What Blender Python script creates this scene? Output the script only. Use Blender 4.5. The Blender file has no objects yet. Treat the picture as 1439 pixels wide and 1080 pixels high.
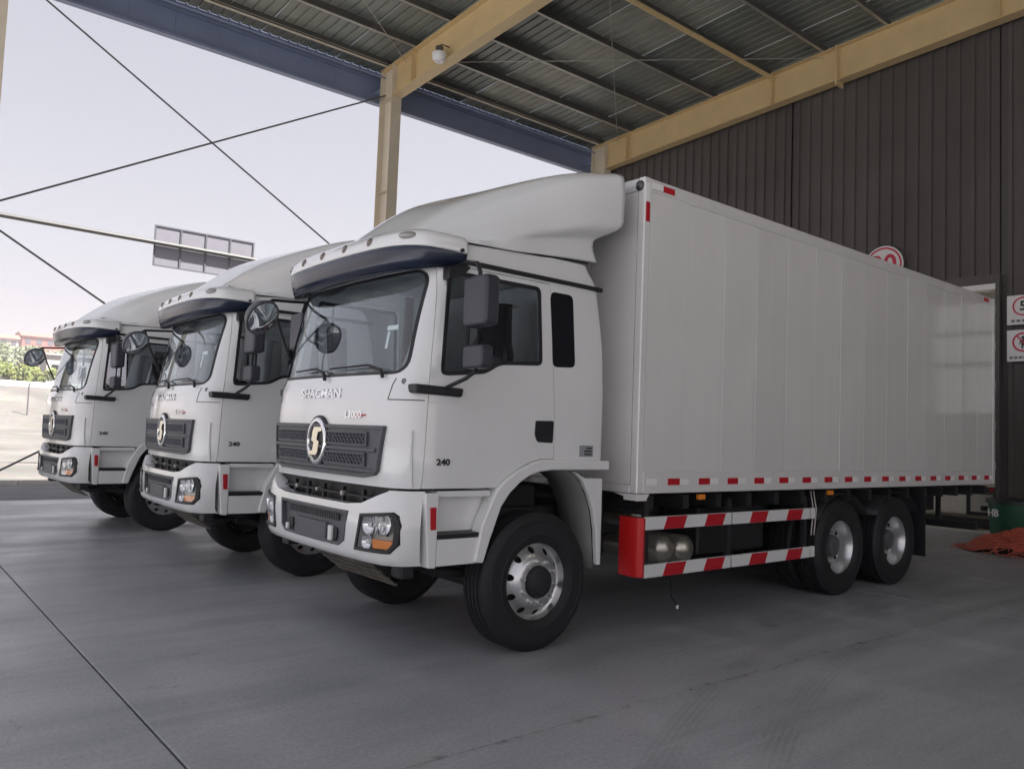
import bpy, bmesh, math, random
from mathutils import Vector, Matrix
random.seed(7)
R = math.radians
scene = bpy.context.scene
COL = scene.collection

# ------------------------------------------------------------------ camera
cy, cp, cr = 0.88382, 0.06147, 0.0382
fwd = Vector((math.cos(cy)*math.cos(cp), math.sin(cy)*math.cos(cp), math.sin(cp)))
rt = Vector((math.sin(cy), -math.cos(cy), 0)); up = rt.cross(fwd)
rt2 = rt*math.cos(cr) + up*math.sin(cr); up2 = up*math.cos(cr) - rt*math.sin(cr)
cam_d = bpy.data.cameras.new('camera'); cam = bpy.data.objects.new('camera', cam_d); COL.objects.link(cam)
m = Matrix((rt2, up2, -fwd)).transposed().to_4x4(); m.translation = Vector((-5.25455, -4.6533, 1.70421))
cam.matrix_world = m
cam_d.sensor_width = 36; cam_d.sensor_fit = 'HORIZONTAL'; cam_d.lens = 36*1121.22/1439
cam_d.clip_start = .05; cam_d.clip_end = 4000
scene.camera = cam

# ------------------------------------------------------------------ sky, sun, exposure
SUN_EL, SUN_AZ = R(60), R(-42)          # direction towards the sun: azimuth from +X
world = bpy.data.worlds.new('World'); scene.world = world; world.use_nodes = True
wn, wl = world.node_tree.nodes, world.node_tree.links
wn.clear()
sky = wn.new('ShaderNodeTexSky'); sky.sky_type = 'NISHITA'; sky.sun_disc = False
sky.sun_elevation = SUN_EL; sky.sun_rotation = math.pi/2 - SUN_AZ
sky.air_density = 1.0; sky.dust_density = 6.0; sky.ozone_density = 1.5; sky.altitude = 300
hs = wn.new('ShaderNodeHueSaturation'); hs.inputs['Saturation'].default_value = .42
mx = wn.new('ShaderNodeMix'); mx.data_type = 'RGBA'; mx.inputs[0].default_value = .65
mx.inputs[7].default_value = (1.45, 1.44, 1.62, 1)      # pale lavender haze
bg = wn.new('ShaderNodeBackground'); bg.inputs['Strength'].default_value = .067
wo = wn.new('ShaderNodeOutputWorld')
wl.new(sky.outputs[0], hs.inputs['Color']); wl.new(hs.outputs[0], mx.inputs[6])
wl.new(mx.outputs[2], bg.inputs['Color']); wl.new(bg.outputs[0], wo.inputs[0])
sun_d = bpy.data.lights.new('sun', 'SUN'); sun_d.energy = 5.0; sun_d.angle = R(1.5); sun_d.color = (1, .97, .93)
sun = bpy.data.objects.new('sun', sun_d); COL.objects.link(sun)
sdir = Vector((math.cos(SUN_EL)*math.cos(SUN_AZ), math.cos(SUN_EL)*math.sin(SUN_AZ), math.sin(SUN_EL)))
sun.rotation_euler = sdir.to_track_quat('Z', 'Y').to_euler(); sun.location = (0, -20, 60)
vs = scene.view_settings
vs.view_transform = 'Standard'; vs.look = 'None'; vs.gamma = 1; vs.use_curve_mapping = False; vs.exposure = 2.3

# ------------------------------------------------------------------ materials
MATS = {}
def mat(name, col, rough=.5, metal=0, coat=0, var=.0, scale=4, bump=0, bscale=60, spec=.5, emis=None, rvar=0, bstretch=None, orand=0):
    if name in MATS: return MATS[name]
    mt = bpy.data.materials.new(name); mt.use_nodes = True; MATS[name] = mt
    nt = mt.node_tree; n, l = nt.nodes, nt.links; p = n['Principled BSDF']
    p.inputs['Base Color'].default_value = (*col, 1); p.inputs['Roughness'].default_value = rough
    p.inputs['Metallic'].default_value = metal; p.inputs['Coat Weight'].default_value = coat
    p.inputs['Coat Roughness'].default_value = .06
    p.inputs['Specular IOR Level'].default_value = spec
    tc = n.new('ShaderNodeTexCoord')
    if var or rvar:
        no = n.new('ShaderNodeTexNoise'); no.inputs['Scale'].default_value = scale; no.inputs['Detail'].default_value = 6
        no.inputs['Roughness'].default_value = .6
        l.new(tc.outputs['Object'], no.inputs['Vector'])
        if var:
            mr = n.new('ShaderNodeMapRange'); mr.inputs[1].default_value = .3; mr.inputs[2].default_value = .7
            mr.inputs[3].default_value = 1-var; mr.inputs[4].default_value = 1+var*.5
            l.new(no.outputs[0], mr.inputs[0])
            mm = n.new('ShaderNodeMix'); mm.data_type = 'RGBA'; mm.blend_type = 'MULTIPLY'; mm.inputs[0].default_value = 1
            mm.inputs[6].default_value = (*col, 1); l.new(mr.outputs[0], mm.inputs[7]); l.new(mm.outputs[2], p.inputs['Base Color'])
        if rvar:
            mr = n.new('ShaderNodeMapRange'); mr.inputs[1].default_value = .3; mr.inputs[2].default_value = .7
            mr.inputs[3].default_value = max(.02, rough-rvar); mr.inputs[4].default_value = rough+rvar
            l.new(no.outputs[0], mr.inputs[0]); l.new(mr.outputs[0], p.inputs['Roughness'])
    if orand:
        oi = n.new('ShaderNodeObjectInfo'); mo = n.new('ShaderNodeMapRange'); mo.inputs[3].default_value = 1-orand; mo.inputs[4].default_value = 1+orand*.4
        l.new(oi.outputs['Random'], mo.inputs[0]); m2 = n.new('ShaderNodeMix'); m2.data_type = 'RGBA'; m2.blend_type = 'MULTIPLY'; m2.inputs[0].default_value = 1
        l.new(p.inputs['Base Color'].links[0].from_socket, m2.inputs[6]); l.new(mo.outputs[0], m2.inputs[7]); l.new(m2.outputs[2], p.inputs['Base Color'])
    if bump:
        nb = n.new('ShaderNodeTexNoise'); nb.inputs['Scale'].default_value = bscale; nb.inputs['Detail'].default_value = 4
        if bstretch:
            mp = n.new('ShaderNodeMapping'); mp.inputs['Scale'].default_value = bstretch; l.new(tc.outputs['Object'], mp.inputs['Vector']); l.new(mp.outputs[0], nb.inputs['Vector'])
        else: l.new(tc.outputs['Object'], nb.inputs['Vector'])
        b = n.new('ShaderNodeBump'); b.inputs['Strength'].default_value = bump; b.inputs['Distance'].default_value = .01
        l.new(nb.outputs[0], b.inputs['Height']); l.new(b.outputs[0], p.inputs['Normal'])
    return mt
def glass_mat(name, tint, ior, rough=0.0):
    mt = bpy.data.materials.new(name); mt.use_nodes = True; MATS[name] = mt
    nt = mt.node_tree; n, l = nt.nodes, nt.links; n.clear()
    o = n.new('ShaderNodeOutputMaterial'); mix = n.new('ShaderNodeMixShader'); fr = n.new('ShaderNodeFresnel'); ge = n.new('ShaderNodeNewGeometry'); mr = n.new('ShaderNodeMapRange')
    mr.inputs[3].default_value = ior; mr.inputs[4].default_value = 1/ior     # same reflectance seen from either side of the pane
    l.new(ge.outputs['Backfacing'], mr.inputs[0]); l.new(mr.outputs[0], fr.inputs[0])
    tr = n.new('ShaderNodeBsdfTransparent'); tr.inputs[0].default_value = (*tint, 1)
    gl = n.new('ShaderNodeBsdfGlossy'); gl.inputs['Roughness'].default_value = rough; gl.inputs['Color'].default_value = (.95, .97, 1, 1)
    l.new(fr.outputs[0], mix.inputs[0]); l.new(tr.outputs[0], mix.inputs[1]); l.new(gl.outputs[0], mix.inputs[2]); l.new(mix.outputs[0], o.inputs[0])
    return mt
paint = mat('white_paint', (.82, .82, .81), .2, coat=1.0, var=.035, scale=1.3, bump=.012, bscale=3)
boxpaint = mat('box_panel_paint', (.78, .765, .745), .14, coat=1.0, var=.05, scale=1.1, bump=1.0, bscale=2.0, bstretch=(1.5, 1.5, .07), orand=.06)
whitepl = mat('white_plastic', (.74, .74, .73), .4, var=.04, scale=3)
black = mat('black_plastic', (.014, .014, .018), .45, var=.2, scale=9)
dgrey = mat('dark_grey_plastic', (.095, .098, .11), .45, var=.15, scale=8)
mgrey = mat('mirror_shell_plastic', (.042, .043, .056), .38, var=.08)
rubber = mat('tyre_rubber', (.012, .012, .014), .62, var=.25, scale=7, bump=.2, bscale=90)
steel = mat('wheel_steel', (.70, .70, .70), .3, metal=.85, var=.12, scale=9)
chrome = mat('chrome', (.85, .85, .86), .08, metal=1)
gold = mat('badge_metal', (.85, .8, .68), .16, metal=1)
chassis = mat('chassis_black', (.016, .016, .018), .55, var=.3, scale=5)
tank = mat('tank_metal', (.5, .48, .42), .28, metal=.8, var=.2)
redtape = mat('red_reflector', (.50, .012, .022), .3, var=.08, scale=12)
redpaint = mat('red_paint', (.62, .012, .014), .35, coat=.3, var=.05)
whitetape = mat('white_reflector', (.85, .84, .82), .35)
amber = mat('amber_lens', (.85, .26, .02), .2, coat=.5)
bluevisor = mat('tinted_visor', (.012, .019, .042), .22, coat=.15)
seatb = mat('seat_film', (.022, .022, .028), .18, coat=.8, bump=.7, bscale=14)
seatw = mat('seat_cover', (.66, .67, .68), .45, bump=.5, bscale=9)
inter = mat('cab_lining', (.60, .61, .62), .7, var=.1)
curtain = mat('cab_curtain', (.62, .63, .64), .85, var=.15)
dash = mat('dashboard', (.20, .20, .205), .6, var=.1)
brown = mat('cab_pillar_trim', (.22, .15, .09), .6)
darkglass = mat('dark_glass', (.008, .009, .014), .05, coat=.3)
glass = glass_mat('windscreen_glass', (.90, .945, .95), 1.62)
sglass = glass_mat('side_glass', (.74, .75, .77), 1.5)
lens = glass_mat('lamp_lens', (.95, .95, .95), 1.35)
mirrorg = mat('mirror_glass', (.8, .82, .85), .02, metal=1)
yellow = mat('beam_paint', (.66, .49, .26), .5, var=.08, scale=2)
tan = mat('column_paint', (.66, .58, .46), .5, var=.08, scale=2)
purl = mat('purlin_steel', (.085, .08, .072), .5, var=.15, scale=3)
galv = mat('galvanised_steel', (.42, .40, .36), .4, metal=.4, var=.15)
deckm = mat('roof_sheet_steel', (.26, .275, .25), .45, metal=.2, var=.2, scale=.8, orand=.25)
skyl = mat('roof_sheet_pale', (.34, .34, .29), .6, var=.2, scale=.8, orand=.2)  # paler sheets standing for the translucent panels
fasc = mat('fascia_sheet', (.22, .26, .39), .45, var=.1, scale=1)
wallm = mat('wall_sheet', (.098, .086, .080), .5, var=.16, scale=.7, orand=.12)
rodm = mat('rod_steel', (.10, .095, .10), .5, var=.1)
asph = mat('asphalt', (.15, .15, .155), .85, var=.2, scale=1.5, bump=.4, bscale=80)
linem = mat('kerb_concrete', (.6, .58, .55), .8, var=.12)
signw = mat('sign_white', (.78, .77, .76), .4, var=.03)
signr = mat('sign_red', (.58, .02, .06), .4)
signk = mat('sign_black', (.02, .02, .022), .45)
green = mat('bin_green', (.015, .095, .05), .45, var=.15)
orange = mat('orange_plastic', (.62, .25, .05), .4, var=.15)
netm = mat('red_net', (.55, .10, .06), .6, var=.35, scale=14)
dirt = None

# ------------------------------------------------------------------ mesh helpers
class MB:
    def __init__(s): s.v = []; s.f = []
    def add(s, vs, fs):
        o = len(s.v); s.v += [tuple(v) for v in vs]; s.f += [tuple(i+o for i in f) for f in fs]; return s
    def box(s, x0, x1, y0, y1, z0, z1):
        v = [(x, y, z) for x in (x0, x1) for y in (y0, y1) for z in (z0, z1)]
        return s.add(v, [(0,1,3,2),(4,6,7,5),(0,4,5,1),(2,3,7,6),(0,2,6,4),(1,5,7,3)])
    def prism(s, poly, ax, a0, a1):
        # poly in the two other axes (order x,y,z without ax)
        def P(p, a):
            q = list(p); q.insert(ax, a); return q
        n = len(poly); v = [P(p, a0) for p in poly] + [P(p, a1) for p in poly]
        f = [tuple(range(n)), tuple(range(2*n-1, n-1, -1))] + [(i, i+n, (i+1) % n+n, (i+1) % n) for i in range(n)]
        return s.add(v, f)
    def tube(s, pts, r, n=8, caps=True):
        pts = [Vector(p) for p in pts]; rings = []
        for i, p in enumerate(pts):
            a = pts[max(i-1, 0)]; b = pts[min(i+1, len(pts)-1)]; t = (b-a).normalized()
            u = t.cross(Vector((0, 0, 1)));
            if u.length < .05: u = t.cross(Vector((0, 1, 0)))
            u.normalize(); w = t.cross(u)
            rr = r[i] if isinstance(r, (list, tuple)) else r
            rings.append([p+(u*math.cos(k*2*math.pi/n)+w*math.sin(k*2*math.pi/n))*rr for k in range(n)])
        v = [q for g in rings for q in g]; f = []
        for i in range(len(pts)-1):
            for k in range(n): f.append((i*n+k, i*n+(k+1) % n, (i+1)*n+(k+1) % n, (i+1)*n+k))
        if caps: f += [tuple(range(n-1, -1, -1)), tuple(range((len(pts)-1)*n, len(pts)*n))]
        return s.add(v, f)
    def lathe(s, prof, c, axis=(0, -1, 0), n=48, skip=None):
        ax = Vector(axis).normalized(); u = ax.orthogonal().normalized()
        if abs(ax.z) < .5: u = Vector((0, 0, 1)) - ax*ax.z; u.normalize()
        w = ax.cross(u); c = Vector(c); v = []; f = []
        for r, h in prof:
            for k in range(n):
                a = 2*math.pi*k/n; v.append(c+ax*h+(u*math.cos(a)+w*math.sin(a))*max(r, 1e-4))
        for i in range(len(prof)-1):
            for k in range(n):
                if skip and skip(i, k): continue
                f.append((i*n+k, i*n+(k+1) % n, (i+1)*n+(k+1) % n, (i+1)*n+k))
        return s.add(v, f)
    def grid(s, rows):
        n = len(rows[0]); v = [p for r in rows for p in r]; f = []
        for i in range(len(rows)-1):
            for k in range(n-1): f.append((i*n+k, i*n+k+1, (i+1)*n+k+1, (i+1)*n+k))
        return s.add(v, f)
    def mesh(s, name):
        me = bpy.data.meshes.new(name); me.from_pydata(s.v, [], s.f); me.update()
        bm = bmesh.new(); bm.from_mesh(me); bmesh.ops.recalc_face_normals(bm, faces=bm.faces); bm.to_mesh(me); bm.free()
        return me
    def build(s, name, material, parent=None, bevel=0, smooth=35, solid=0, kind=None):
        return link(name, s.mesh(name), material, parent, bevel, smooth, solid, kind)
def finish(me, smooth):
    if smooth:
        me.shade_smooth(); me.set_sharp_from_angle(angle=R(smooth))
def link(name, me, material, parent=None, bevel=0, smooth=35, solid=0, kind=None):
    o = bpy.data.objects.new(name, me); COL.objects.link(o)
    me.materials.clear(); me.materials.append(material)
    finish(me, smooth)
    if parent: o.parent = parent
    if solid:
        md = o.modifiers.new('solid', 'SOLIDIFY'); md.thickness = abs(solid); md.offset = -1 if solid > 0 else 1
    if bevel:
        md = o.modifiers.new('bevel', 'BEVEL'); md.width = bevel; md.segments = 2; md.limit_method = 'ANGLE'; md.angle_limit = R(40)
        md.harden_normals = True
    if kind: o['kind'] = kind
    return o
def empty(name, loc=(0, 0, 0), rz=0, parent=None):
    o = bpy.data.objects.new(name, None); COL.objects.link(o); o.location = loc; o.rotation_euler = (0, 0, rz)
    o.empty_display_size = .3
    if parent: o.parent = parent
    return o
def tag(o, label, cat, group=None):
    o['label'] = label; o['category'] = cat
    if group: o['group'] = group
    return o
def struct(o): o['kind'] = 'structure'; return o
def copy_tree(o, parent=None):
    c = o.copy(); COL.objects.link(c)
    if parent: c.parent = parent
    for ch in list(o.children): copy_tree(ch, c)
    return c
def boolean(me_a, me_b, op):
    a = bpy.data.objects.new('tmpa', me_a); b = bpy.data.objects.new('tmpb', me_b); COL.objects.link(a); COL.objects.link(b)
    md = a.modifiers.new('b', 'BOOLEAN'); md.object = b; md.operation = op; md.solver = 'EXACT'
    dg = bpy.context.evaluated_depsgraph_get(); dg.update()
    me = bpy.data.meshes.new_from_object(a.evaluated_get(dg))
    bpy.data.objects.remove(a); bpy.data.objects.remove(b)
    return me
def inset(poly, d):
    n = len(poly); area = sum(poly[i][0]*poly[(i+1) % n][1]-poly[(i+1) % n][0]*poly[i][1] for i in range(n))
    sg = 1 if area > 0 else -1; out = []
    for i in range(n):
        p0, p1, p2 = Vector(poly[i-1]), Vector(poly[i]), Vector(poly[(i+1) % n])
        e1 = (p1-p0).normalized(); e2 = (p2-p1).normalized()
        n1 = Vector((-e1.y, e1.x))*sg; n2 = Vector((-e2.y, e2.x))*sg
        b = n1+n2; b = b/max(.35, (b.length_squared/2)) if b.length > 1e-6 else n1
        out.append(tuple(p1+b*d))
    return out
def rounded(poly, r, k=3):
    out = []; n = len(poly)
    for i in range(n):
        p0, p1, p2 = Vector(poly[i-1]), Vector(poly[i]), Vector(poly[(i+1) % n])
        a = p1+(p0-p1).normalized()*min(r, (p0-p1).length*.45); b = p1+(p2-p1).normalized()*min(r, (p2-p1).length*.45)
        for j in range(k+1):
            t = j/k; out.append(tuple(a*(1-t)**2+p1*2*t*(1-t)+b*t*t))
    return out
def interp(x, xs, ys):
    if x <= xs[0]: return ys[0]
    for i in range(len(xs)-1):
        if x <= xs[i+1]:
            t = (x-xs[i])/(xs[i+1]-xs[i]); return ys[i]*(1-t)+ys[i+1]*t
    return ys[-1]
def sinterp(x, xs, ys):           # smooth (Catmull-Rom like) interpolation
    n = len(xs)
    if x <= xs[0]: return ys[0]
    if x >= xs[-1]: return ys[-1]
    for i in range(n-1):
        if x <= xs[i+1]:
            h = xs[i+1]-xs[i]; t = (x-xs[i])/h
            def d(j):
                if j == 0: return (ys[1]-ys[0])/(xs[1]-xs[0])
                if j == n-1: return (ys[-1]-ys[-2])/(xs[-1]-xs[-2])
                return (ys[j+1]-ys[j-1])/(xs[j+1]-xs[j-1])
            return ((2*t**3-3*t*t+1)*ys[i]+(t**3-2*t*t+t)*h*d(i)+(-2*t**3+3*t*t)*ys[i+1]+(t**3-t*t)*h*d(i+1))
def text_mesh(txt, size, depth, bold=0, squash=1.0):
    cu = bpy.data.curves.new('t', 'FONT'); cu.body = txt; cu.size = size; cu.extrude = depth; cu.align_x = 'CENTER'; cu.align_y = 'CENTER'
    cu.offset = bold; cu.resolution_u = 3
    o = bpy.data.objects.new('t', cu); COL.objects.link(o)
    dg = bpy.context.evaluated_depsgraph_get(); dg.update()
    me = bpy.data.meshes.new_from_object(o.evaluated_get(dg)); bpy.data.objects.remove(o)
    me.transform(Matrix.Diagonal((squash, 1, 1, 1)))
    return me
def orient(me, loc, xdir, ydir):
    x = Vector(xdir).normalized(); y = Vector(ydir).normalized(); z = x.cross(y)
    mt = Matrix((x, y, z)).transposed().to_4x4(); mt.translation = Vector(loc); me.transform(mt); return me

# ================================================================== GROUND
def gz(x, y):
    return interp(y, [-900, 31, 66, 80, 200, 420, 1500], [-.03, -.03, .95, 4.3, 11, 19, 40])
ys = [-900, -400, -120, -40, 0, 20, 31, 36, 44, 52, 60, 66, 70, 75, 80, 90, 110, 150, 200, 280, 420, 800, 1500]
xs = [-900, -400, -150, -60, -20, 0, 20, 40, 80, 160, 400, 900]
g = MB().grid([[(x, y, gz(x, y)+(random.uniform(-.12, .12) if y > 62 else 0)) for x in xs] for y in ys])
gm = bpy.data.materials.new('yard_ground'); gm.use_nodes = True
n, l = gm.node_tree.nodes, gm.node_tree.links; p = n['Principled BSDF']; p.inputs['Roughness'].default_value = .9
tc = n.new('ShaderNodeTexCoord'); n1 = n.new('ShaderNodeTexNoise'); n1.inputs['Scale'].default_value = .22; n1.inputs['Detail'].default_value = 8
n2 = n.new('ShaderNodeTexNoise'); n2.inputs['Scale'].default_value = 2.5; n2.inputs['Detail'].default_value = 6
l.new(tc.outputs['Object'], n1.inputs['Vector']); l.new(tc.outputs['Object'], n2.inputs['Vector'])
cr1 = n.new('ShaderNodeValToRGB'); cr1.color_ramp.elements[0].color = (.075, .07, .064, 1); cr1.color_ramp.elements[1].color = (.12, .112, .102, 1)
cr1.color_ramp.elements[0].position = .35; cr1.color_ramp.elements[1].position = .65
l.new(n1.outputs[0], cr1.inputs[0])
mm = n.new('ShaderNodeMix'); mm.data_type = 'RGBA'; mm.blend_type = 'OVERLAY'; mm.inputs[0].default_value = .35
l.new(cr1.outputs[0], mm.inputs[6]); l.new(n2.outputs[1], mm.inputs[7]); l.new(mm.outputs[2], p.inputs['Base Color'])
struct(g.build('ground', gm, smooth=0))

# concrete floor slabs under the canopy
fm = bpy.data.materials.new('polished_concrete'); fm.use_nodes = True
n, l = fm.node_tree.nodes, fm.node_tree.links; p = n['Principled BSDF']
tc = n.new('ShaderNodeTexCoord')
def noise(sc, det=6, stretch=None, rough=.6):
    q = n.new('ShaderNodeTexNoise'); q.inputs['Scale'].default_value = sc; q.inputs['Detail'].default_value = det; q.inputs['Roughness'].default_value = rough
    if stretch:
        mp = n.new('ShaderNodeMapping'); mp.inputs['Scale'].default_value = stretch; l.new(tc.outputs['Object'], mp.inputs['Vector']); l.new(mp.outputs[0], q.inputs['Vector'])
    else: l.new(tc.outputs['Object'], q.inputs['Vector'])
    return q.outputs[0]
def maprange(src, a, b, c, d):
    q = n.new('ShaderNodeMapRange'); q.inputs[1].default_value = a; q.inputs[2].default_value = b; q.inputs[3].default_value = c; q.inputs[4].default_value = d
    l.new(src, q.inputs[0]); return q.outputs[0]
def math_(op, a, b=None):
    q = n.new('ShaderNodeMath'); q.operation = op
    for i, v in enumerate((a, b)):
        if v is None: continue
        if isinstance(v, (int, float)): q.inputs[i].default_value = v
        else: l.new(v, q.inputs[i])
    return q.outputs[0]
def mixc(fac, a, b, mode='MIX'):
    q = n.new('ShaderNodeMix'); q.data_type = 'RGBA'; q.blend_type = mode
    for i, v in ((0, fac), (6, a), (7, b)):
        if isinstance(v, (int, float)): q.inputs[i].default_value = v
        elif isinstance(v, tuple): q.inputs[i].default_value = (*v, 1)
        else: l.new(v, q.inputs[i])
    return q.outputs[2]
big = noise(.35, 5); mid = noise(1.1, 8); streak = noise(.8, 7, (.35, 2.2, 1)); fine = noise(38, 4)
col = mixc(maprange(big, .35, .65, 0, 1), (.35, .357, .37), (.415, .422, .435))
col = mixc(maprange(streak, .42, .66, 0, .75), col, (.275, .283, .298))
col = mixc(maprange(mid, .55, .75, 0, .5), col, (.465, .47, .475))
col = mixc(.4, col, fine, 'OVERLAY')
sep = n.new('ShaderNodeSeparateXYZ'); l.new(tc.outputs['Object'], sep.inputs[0])
def arc(cx, cy_, rad, wid):
    dx = math_('SUBTRACT', sep.outputs[0], cx); dy = math_('SUBTRACT', sep.outputs[1], cy_)
    d = math_('SQRT', math_('ADD', math_('MULTIPLY', dx, dx), math_('MULTIPLY', dy, dy)))
    e = math_('ABSOLUTE', math_('SUBTRACT', d, rad))
    band = maprange(e, wid*.6, wid, 1, 0)
    ribs = maprange(math_('SINE', math_('MULTIPLY', d, 150.0)), -.3, .5, .35, 1)
    return math_('MULTIPLY', math_('MULTIPLY', band, ribs), maprange(mid, .35, .6, .25, .9))
t1 = arc(3.53, -11.94, 10.89, .12); t2 = arc(3.53, -11.94, 11.45, .11)
tm = math_('MAXIMUM', t1, t2)
col = mixc(math_('MULTIPLY', tm, .30), col, (.07, .07, .073))
# chipped pale edge along the joint
je = maprange(math_('ABSOLUTE', math_('ADD', sep.outputs[1], 1.15)), .0, .10, 1, 0)
col = mixc(math_('MULTIPLY', je, maprange(noise(5, 6), .5, .62, 0, .6)), col, (.34, .32, .29))
spots = maprange(noise(9, 3), .70, .74, 0, .8)
col = mixc(math_('MULTIPLY', spots, maprange(big, .45, .6, 0, 1)), col, (.07, .068, .066))
scuff = maprange(noise(2.6, 9, (.25, 3.2, 1), .7), .56, .66, 0, .45)
col = mixc(scuff, col, (.43, .43, .435))
oil = maprange(noise(.9, 4), .66, .72, 0, .55)
col = mixc(math_('MULTIPLY', oil, maprange(noise(4.5, 6), .4, .6, .3, 1)), col, (.13, .13, .138))
vo = n.new('ShaderNodeTexVoronoi'); vo.feature = 'DISTANCE_TO_EDGE'; vo.inputs['Scale'].default_value = .42
wv = n.new('ShaderNodeVectorMath'); wv.operation = 'ADD'; nz = n.new('ShaderNodeTexNoise'); nz.inputs['Scale'].default_value = 2.2; nz.inputs['Detail'].default_value = 8
l.new(tc.outputs['Object'], nz.inputs['Vector']); l.new(tc.outputs['Object'], wv.inputs[0]); l.new(nz.outputs[1], wv.inputs[1]); l.new(wv.outputs[0], vo.inputs['Vector'])
crack = math_('MULTIPLY', maprange(vo.outputs['Distance'], .0015, .004, 1, 0), maprange(noise(.5, 2), .55, .62, 0, .3))
col = mixc(crack, col, (.10, .10, .105))
chip = math_('MULTIPLY', maprange(math_('ABSOLUTE', math_('ADD', sep.outputs[1], 1.15)), .015, .05, 1, 0), maprange(noise(7, 5), .53, .62, 0, .6))
col = mixc(chip, col, (.09, .088, .088))
l.new(col, p.inputs['Base Color'])
l.new(maprange(math_('ADD', math_('MULTIPLY', mid, .6), math_('MULTIPLY', streak, .4)), .35, .65, .28, .52), p.inputs['Roughness'])
p.inputs['Specular IOR Level'].default_value = .5
bp = n.new('ShaderNodeBump'); bp.inputs['Strength'].default_value = .18; bp.inputs['Distance'].default_value = .006
l.new(math_('ADD', fine, math_('MULTIPLY', noise(6, 5), 2.0)), bp.inputs['Height']); l.new(bp.outputs[0], p.inputs['Normal'])
floor = struct(empty('floor'))
sub = MB().box(-36, 13.1, -37.15, 14.0, -.25, -.012); sub.build('joint_bed', mat('joint_dirt', (.06, .058, .055), .9, var=.4, scale=3), floor, smooth=0)
GX = [-36, -28, -19.9, -11.9, -3.87, 4.13, 13.1]; GY = [-37.15, -25.15, -13.15, -1.15, 10.85, 14.0]
for i in range(len(GX)-1):
    for j in range(len(GY)-1):
        gp = .007; gq = .0035
        MB().box(GX[i]+gp, GX[i+1]-gp, GY[j]+gq, GY[j+1]-gq, -.12, 0).build('slab', fm, floor, bevel=.006, smooth=0)
rd = struct(MB().grid([[(-300, 14.02, -.018), (300, 14.02, -.018)], [(-300, 18.4, -.018), (300, 18.4, -.018)]]).build('road', asph, smooth=0))
kb = struct(empty('kerb'))
for i in range(40):
    x0 = -40+i*2.0
    MB().box(x0, x0+1.985, 18.42, 18.62, -.1, .09).build('kerb_stone', linem, kb, bevel=.015, smooth=0)

# ================================================================== CANOPY
YE = 13.0; XW = 13.1; XC = [-3.68, 5.0, 12.85]; XEND = -5.2; YBACK = -29.0  # unseen front and rear roof ends placed to set the light beneath
def rbot(y): return 10.30 + (12.3-y)*.045
def rtop(y): return rbot(y)+.86
canopy = tag(empty('canopy', (0, 13, 0)), 'tall steel canopy with yellow beams and ribbed metal roof over the trucks', 'canopy')
canopy_inv = Matrix.Translation((0, -13, 0))
def cpart(mb, name, mt, **k):
    o = mb.build(name, mt, canopy, **k); o.matrix_parent_inverse = canopy_inv; return o
for x in XC:
    for (y0, y1) in ((YE, YE+.6), (YBACK, YBACK+.6)):
        zt = rtop((y0+y1)/2) if y0 > 0 else rbot(y0)
        b = MB().box(x-.15, x+.15, y0, y0+.016, 0, zt).box(x-.15, x+.15, y1-.016, y1, 0, zt).box(x-.006, x+.006, y0+.016, y1-.016, 0, zt)
        b.box(x-.2, x+.2, y0-.05, y1+.05, 0.0, .025)
        for z in (2.6, 5.2, 7.8, rbot(YE)-.02): b.box(x-.14, x+.14, y0+.017, y1-.017, z, z+.012)
        cpart(b, 'column', tan, smooth=0)
    # tapered rafter: bottom flange, web, top flange
    y0, y1 = YBACK+.6, YE+.0
    b = MB()
    b.prism([(y0, rbot(y0)), (y0, rbot(y0)+.02), (y1, rbot(y1)+.02), (y1, rbot(y1))], 0, x-.15, x+.15)
    b.prism([(y0, rtop(y0)-.02), (y0, rtop(y0)), (y1+.6, rtop(y1+.6)), (y1+.6, rtop(y1+.6)-.02)], 0, x-.15, x+.15)
    b.prism([(y0, rbot(y0)+.021), (y0, rtop(y0)-.021), (y1, rtop(y1)-.021), (y1, rbot(y1)+.021)], 0, x-.006, x+.006)
    for yy in (12.1, 7.0, 5.2, 1.6, -2, -7): b.box(x-.15, x+.15, yy-.008, yy+.008, rbot(yy)+.02, rtop(yy)-.02)
    for yy in (5.2, -7): b.box(x-.17, x+.17, yy-.02, yy+.02, rbot(yy)-.12, rtop(yy)+.02)
    cpart(b, 'rafter', yellow, smooth=0)
# purlins along X: ground light on the lower lips put into a paler colour
PY = [13.35, 12.0, 10.5, 8.9, 7.2, 5.6, 4.0, 2.4, .8, -.8, -2.4, -4, -5.6, -7.2, -8.8, -10.4, -12, -13.6, -15.2, -16.8, -18.4, -20, -21.6, -23.2, -24.8, -26.4, -28]
for y in PY:
    z = rtop(y)+.004
    po = cpart(MB().box(XEND, 13.0, y-.003, y+.003, z, z+.22).box(XEND, 13.0, y+.004, y+.07, z+.216, z+.22), 'purlin', purl, smooth=0)
    MB().box(XEND, 13.0, y-.07, y-.004, z, z+.004).box(XEND, 13, y-.07, y-.066, z+.005, z+.022).build('purlin_lip', galv if y < 12.5 else tan, po, smooth=0)
cpart(MB().tube([(XEND, 7.0, rtop(7)-.12), (13.0, 7.0, rtop(7)-.12)], .06, 10), 'strut_tube', yellow)
cpart(MB().tube([(XEND, 13.4, 11.22), (13.0, 13.4, 11.22)], .055, 10), 'eave_tube', tan)
cpart(MB().tube([(XEND, 13.6, 10.95), (13.0, 13.6, 10.95)], .03, 8), 'eave_tube', fasc)
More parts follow.
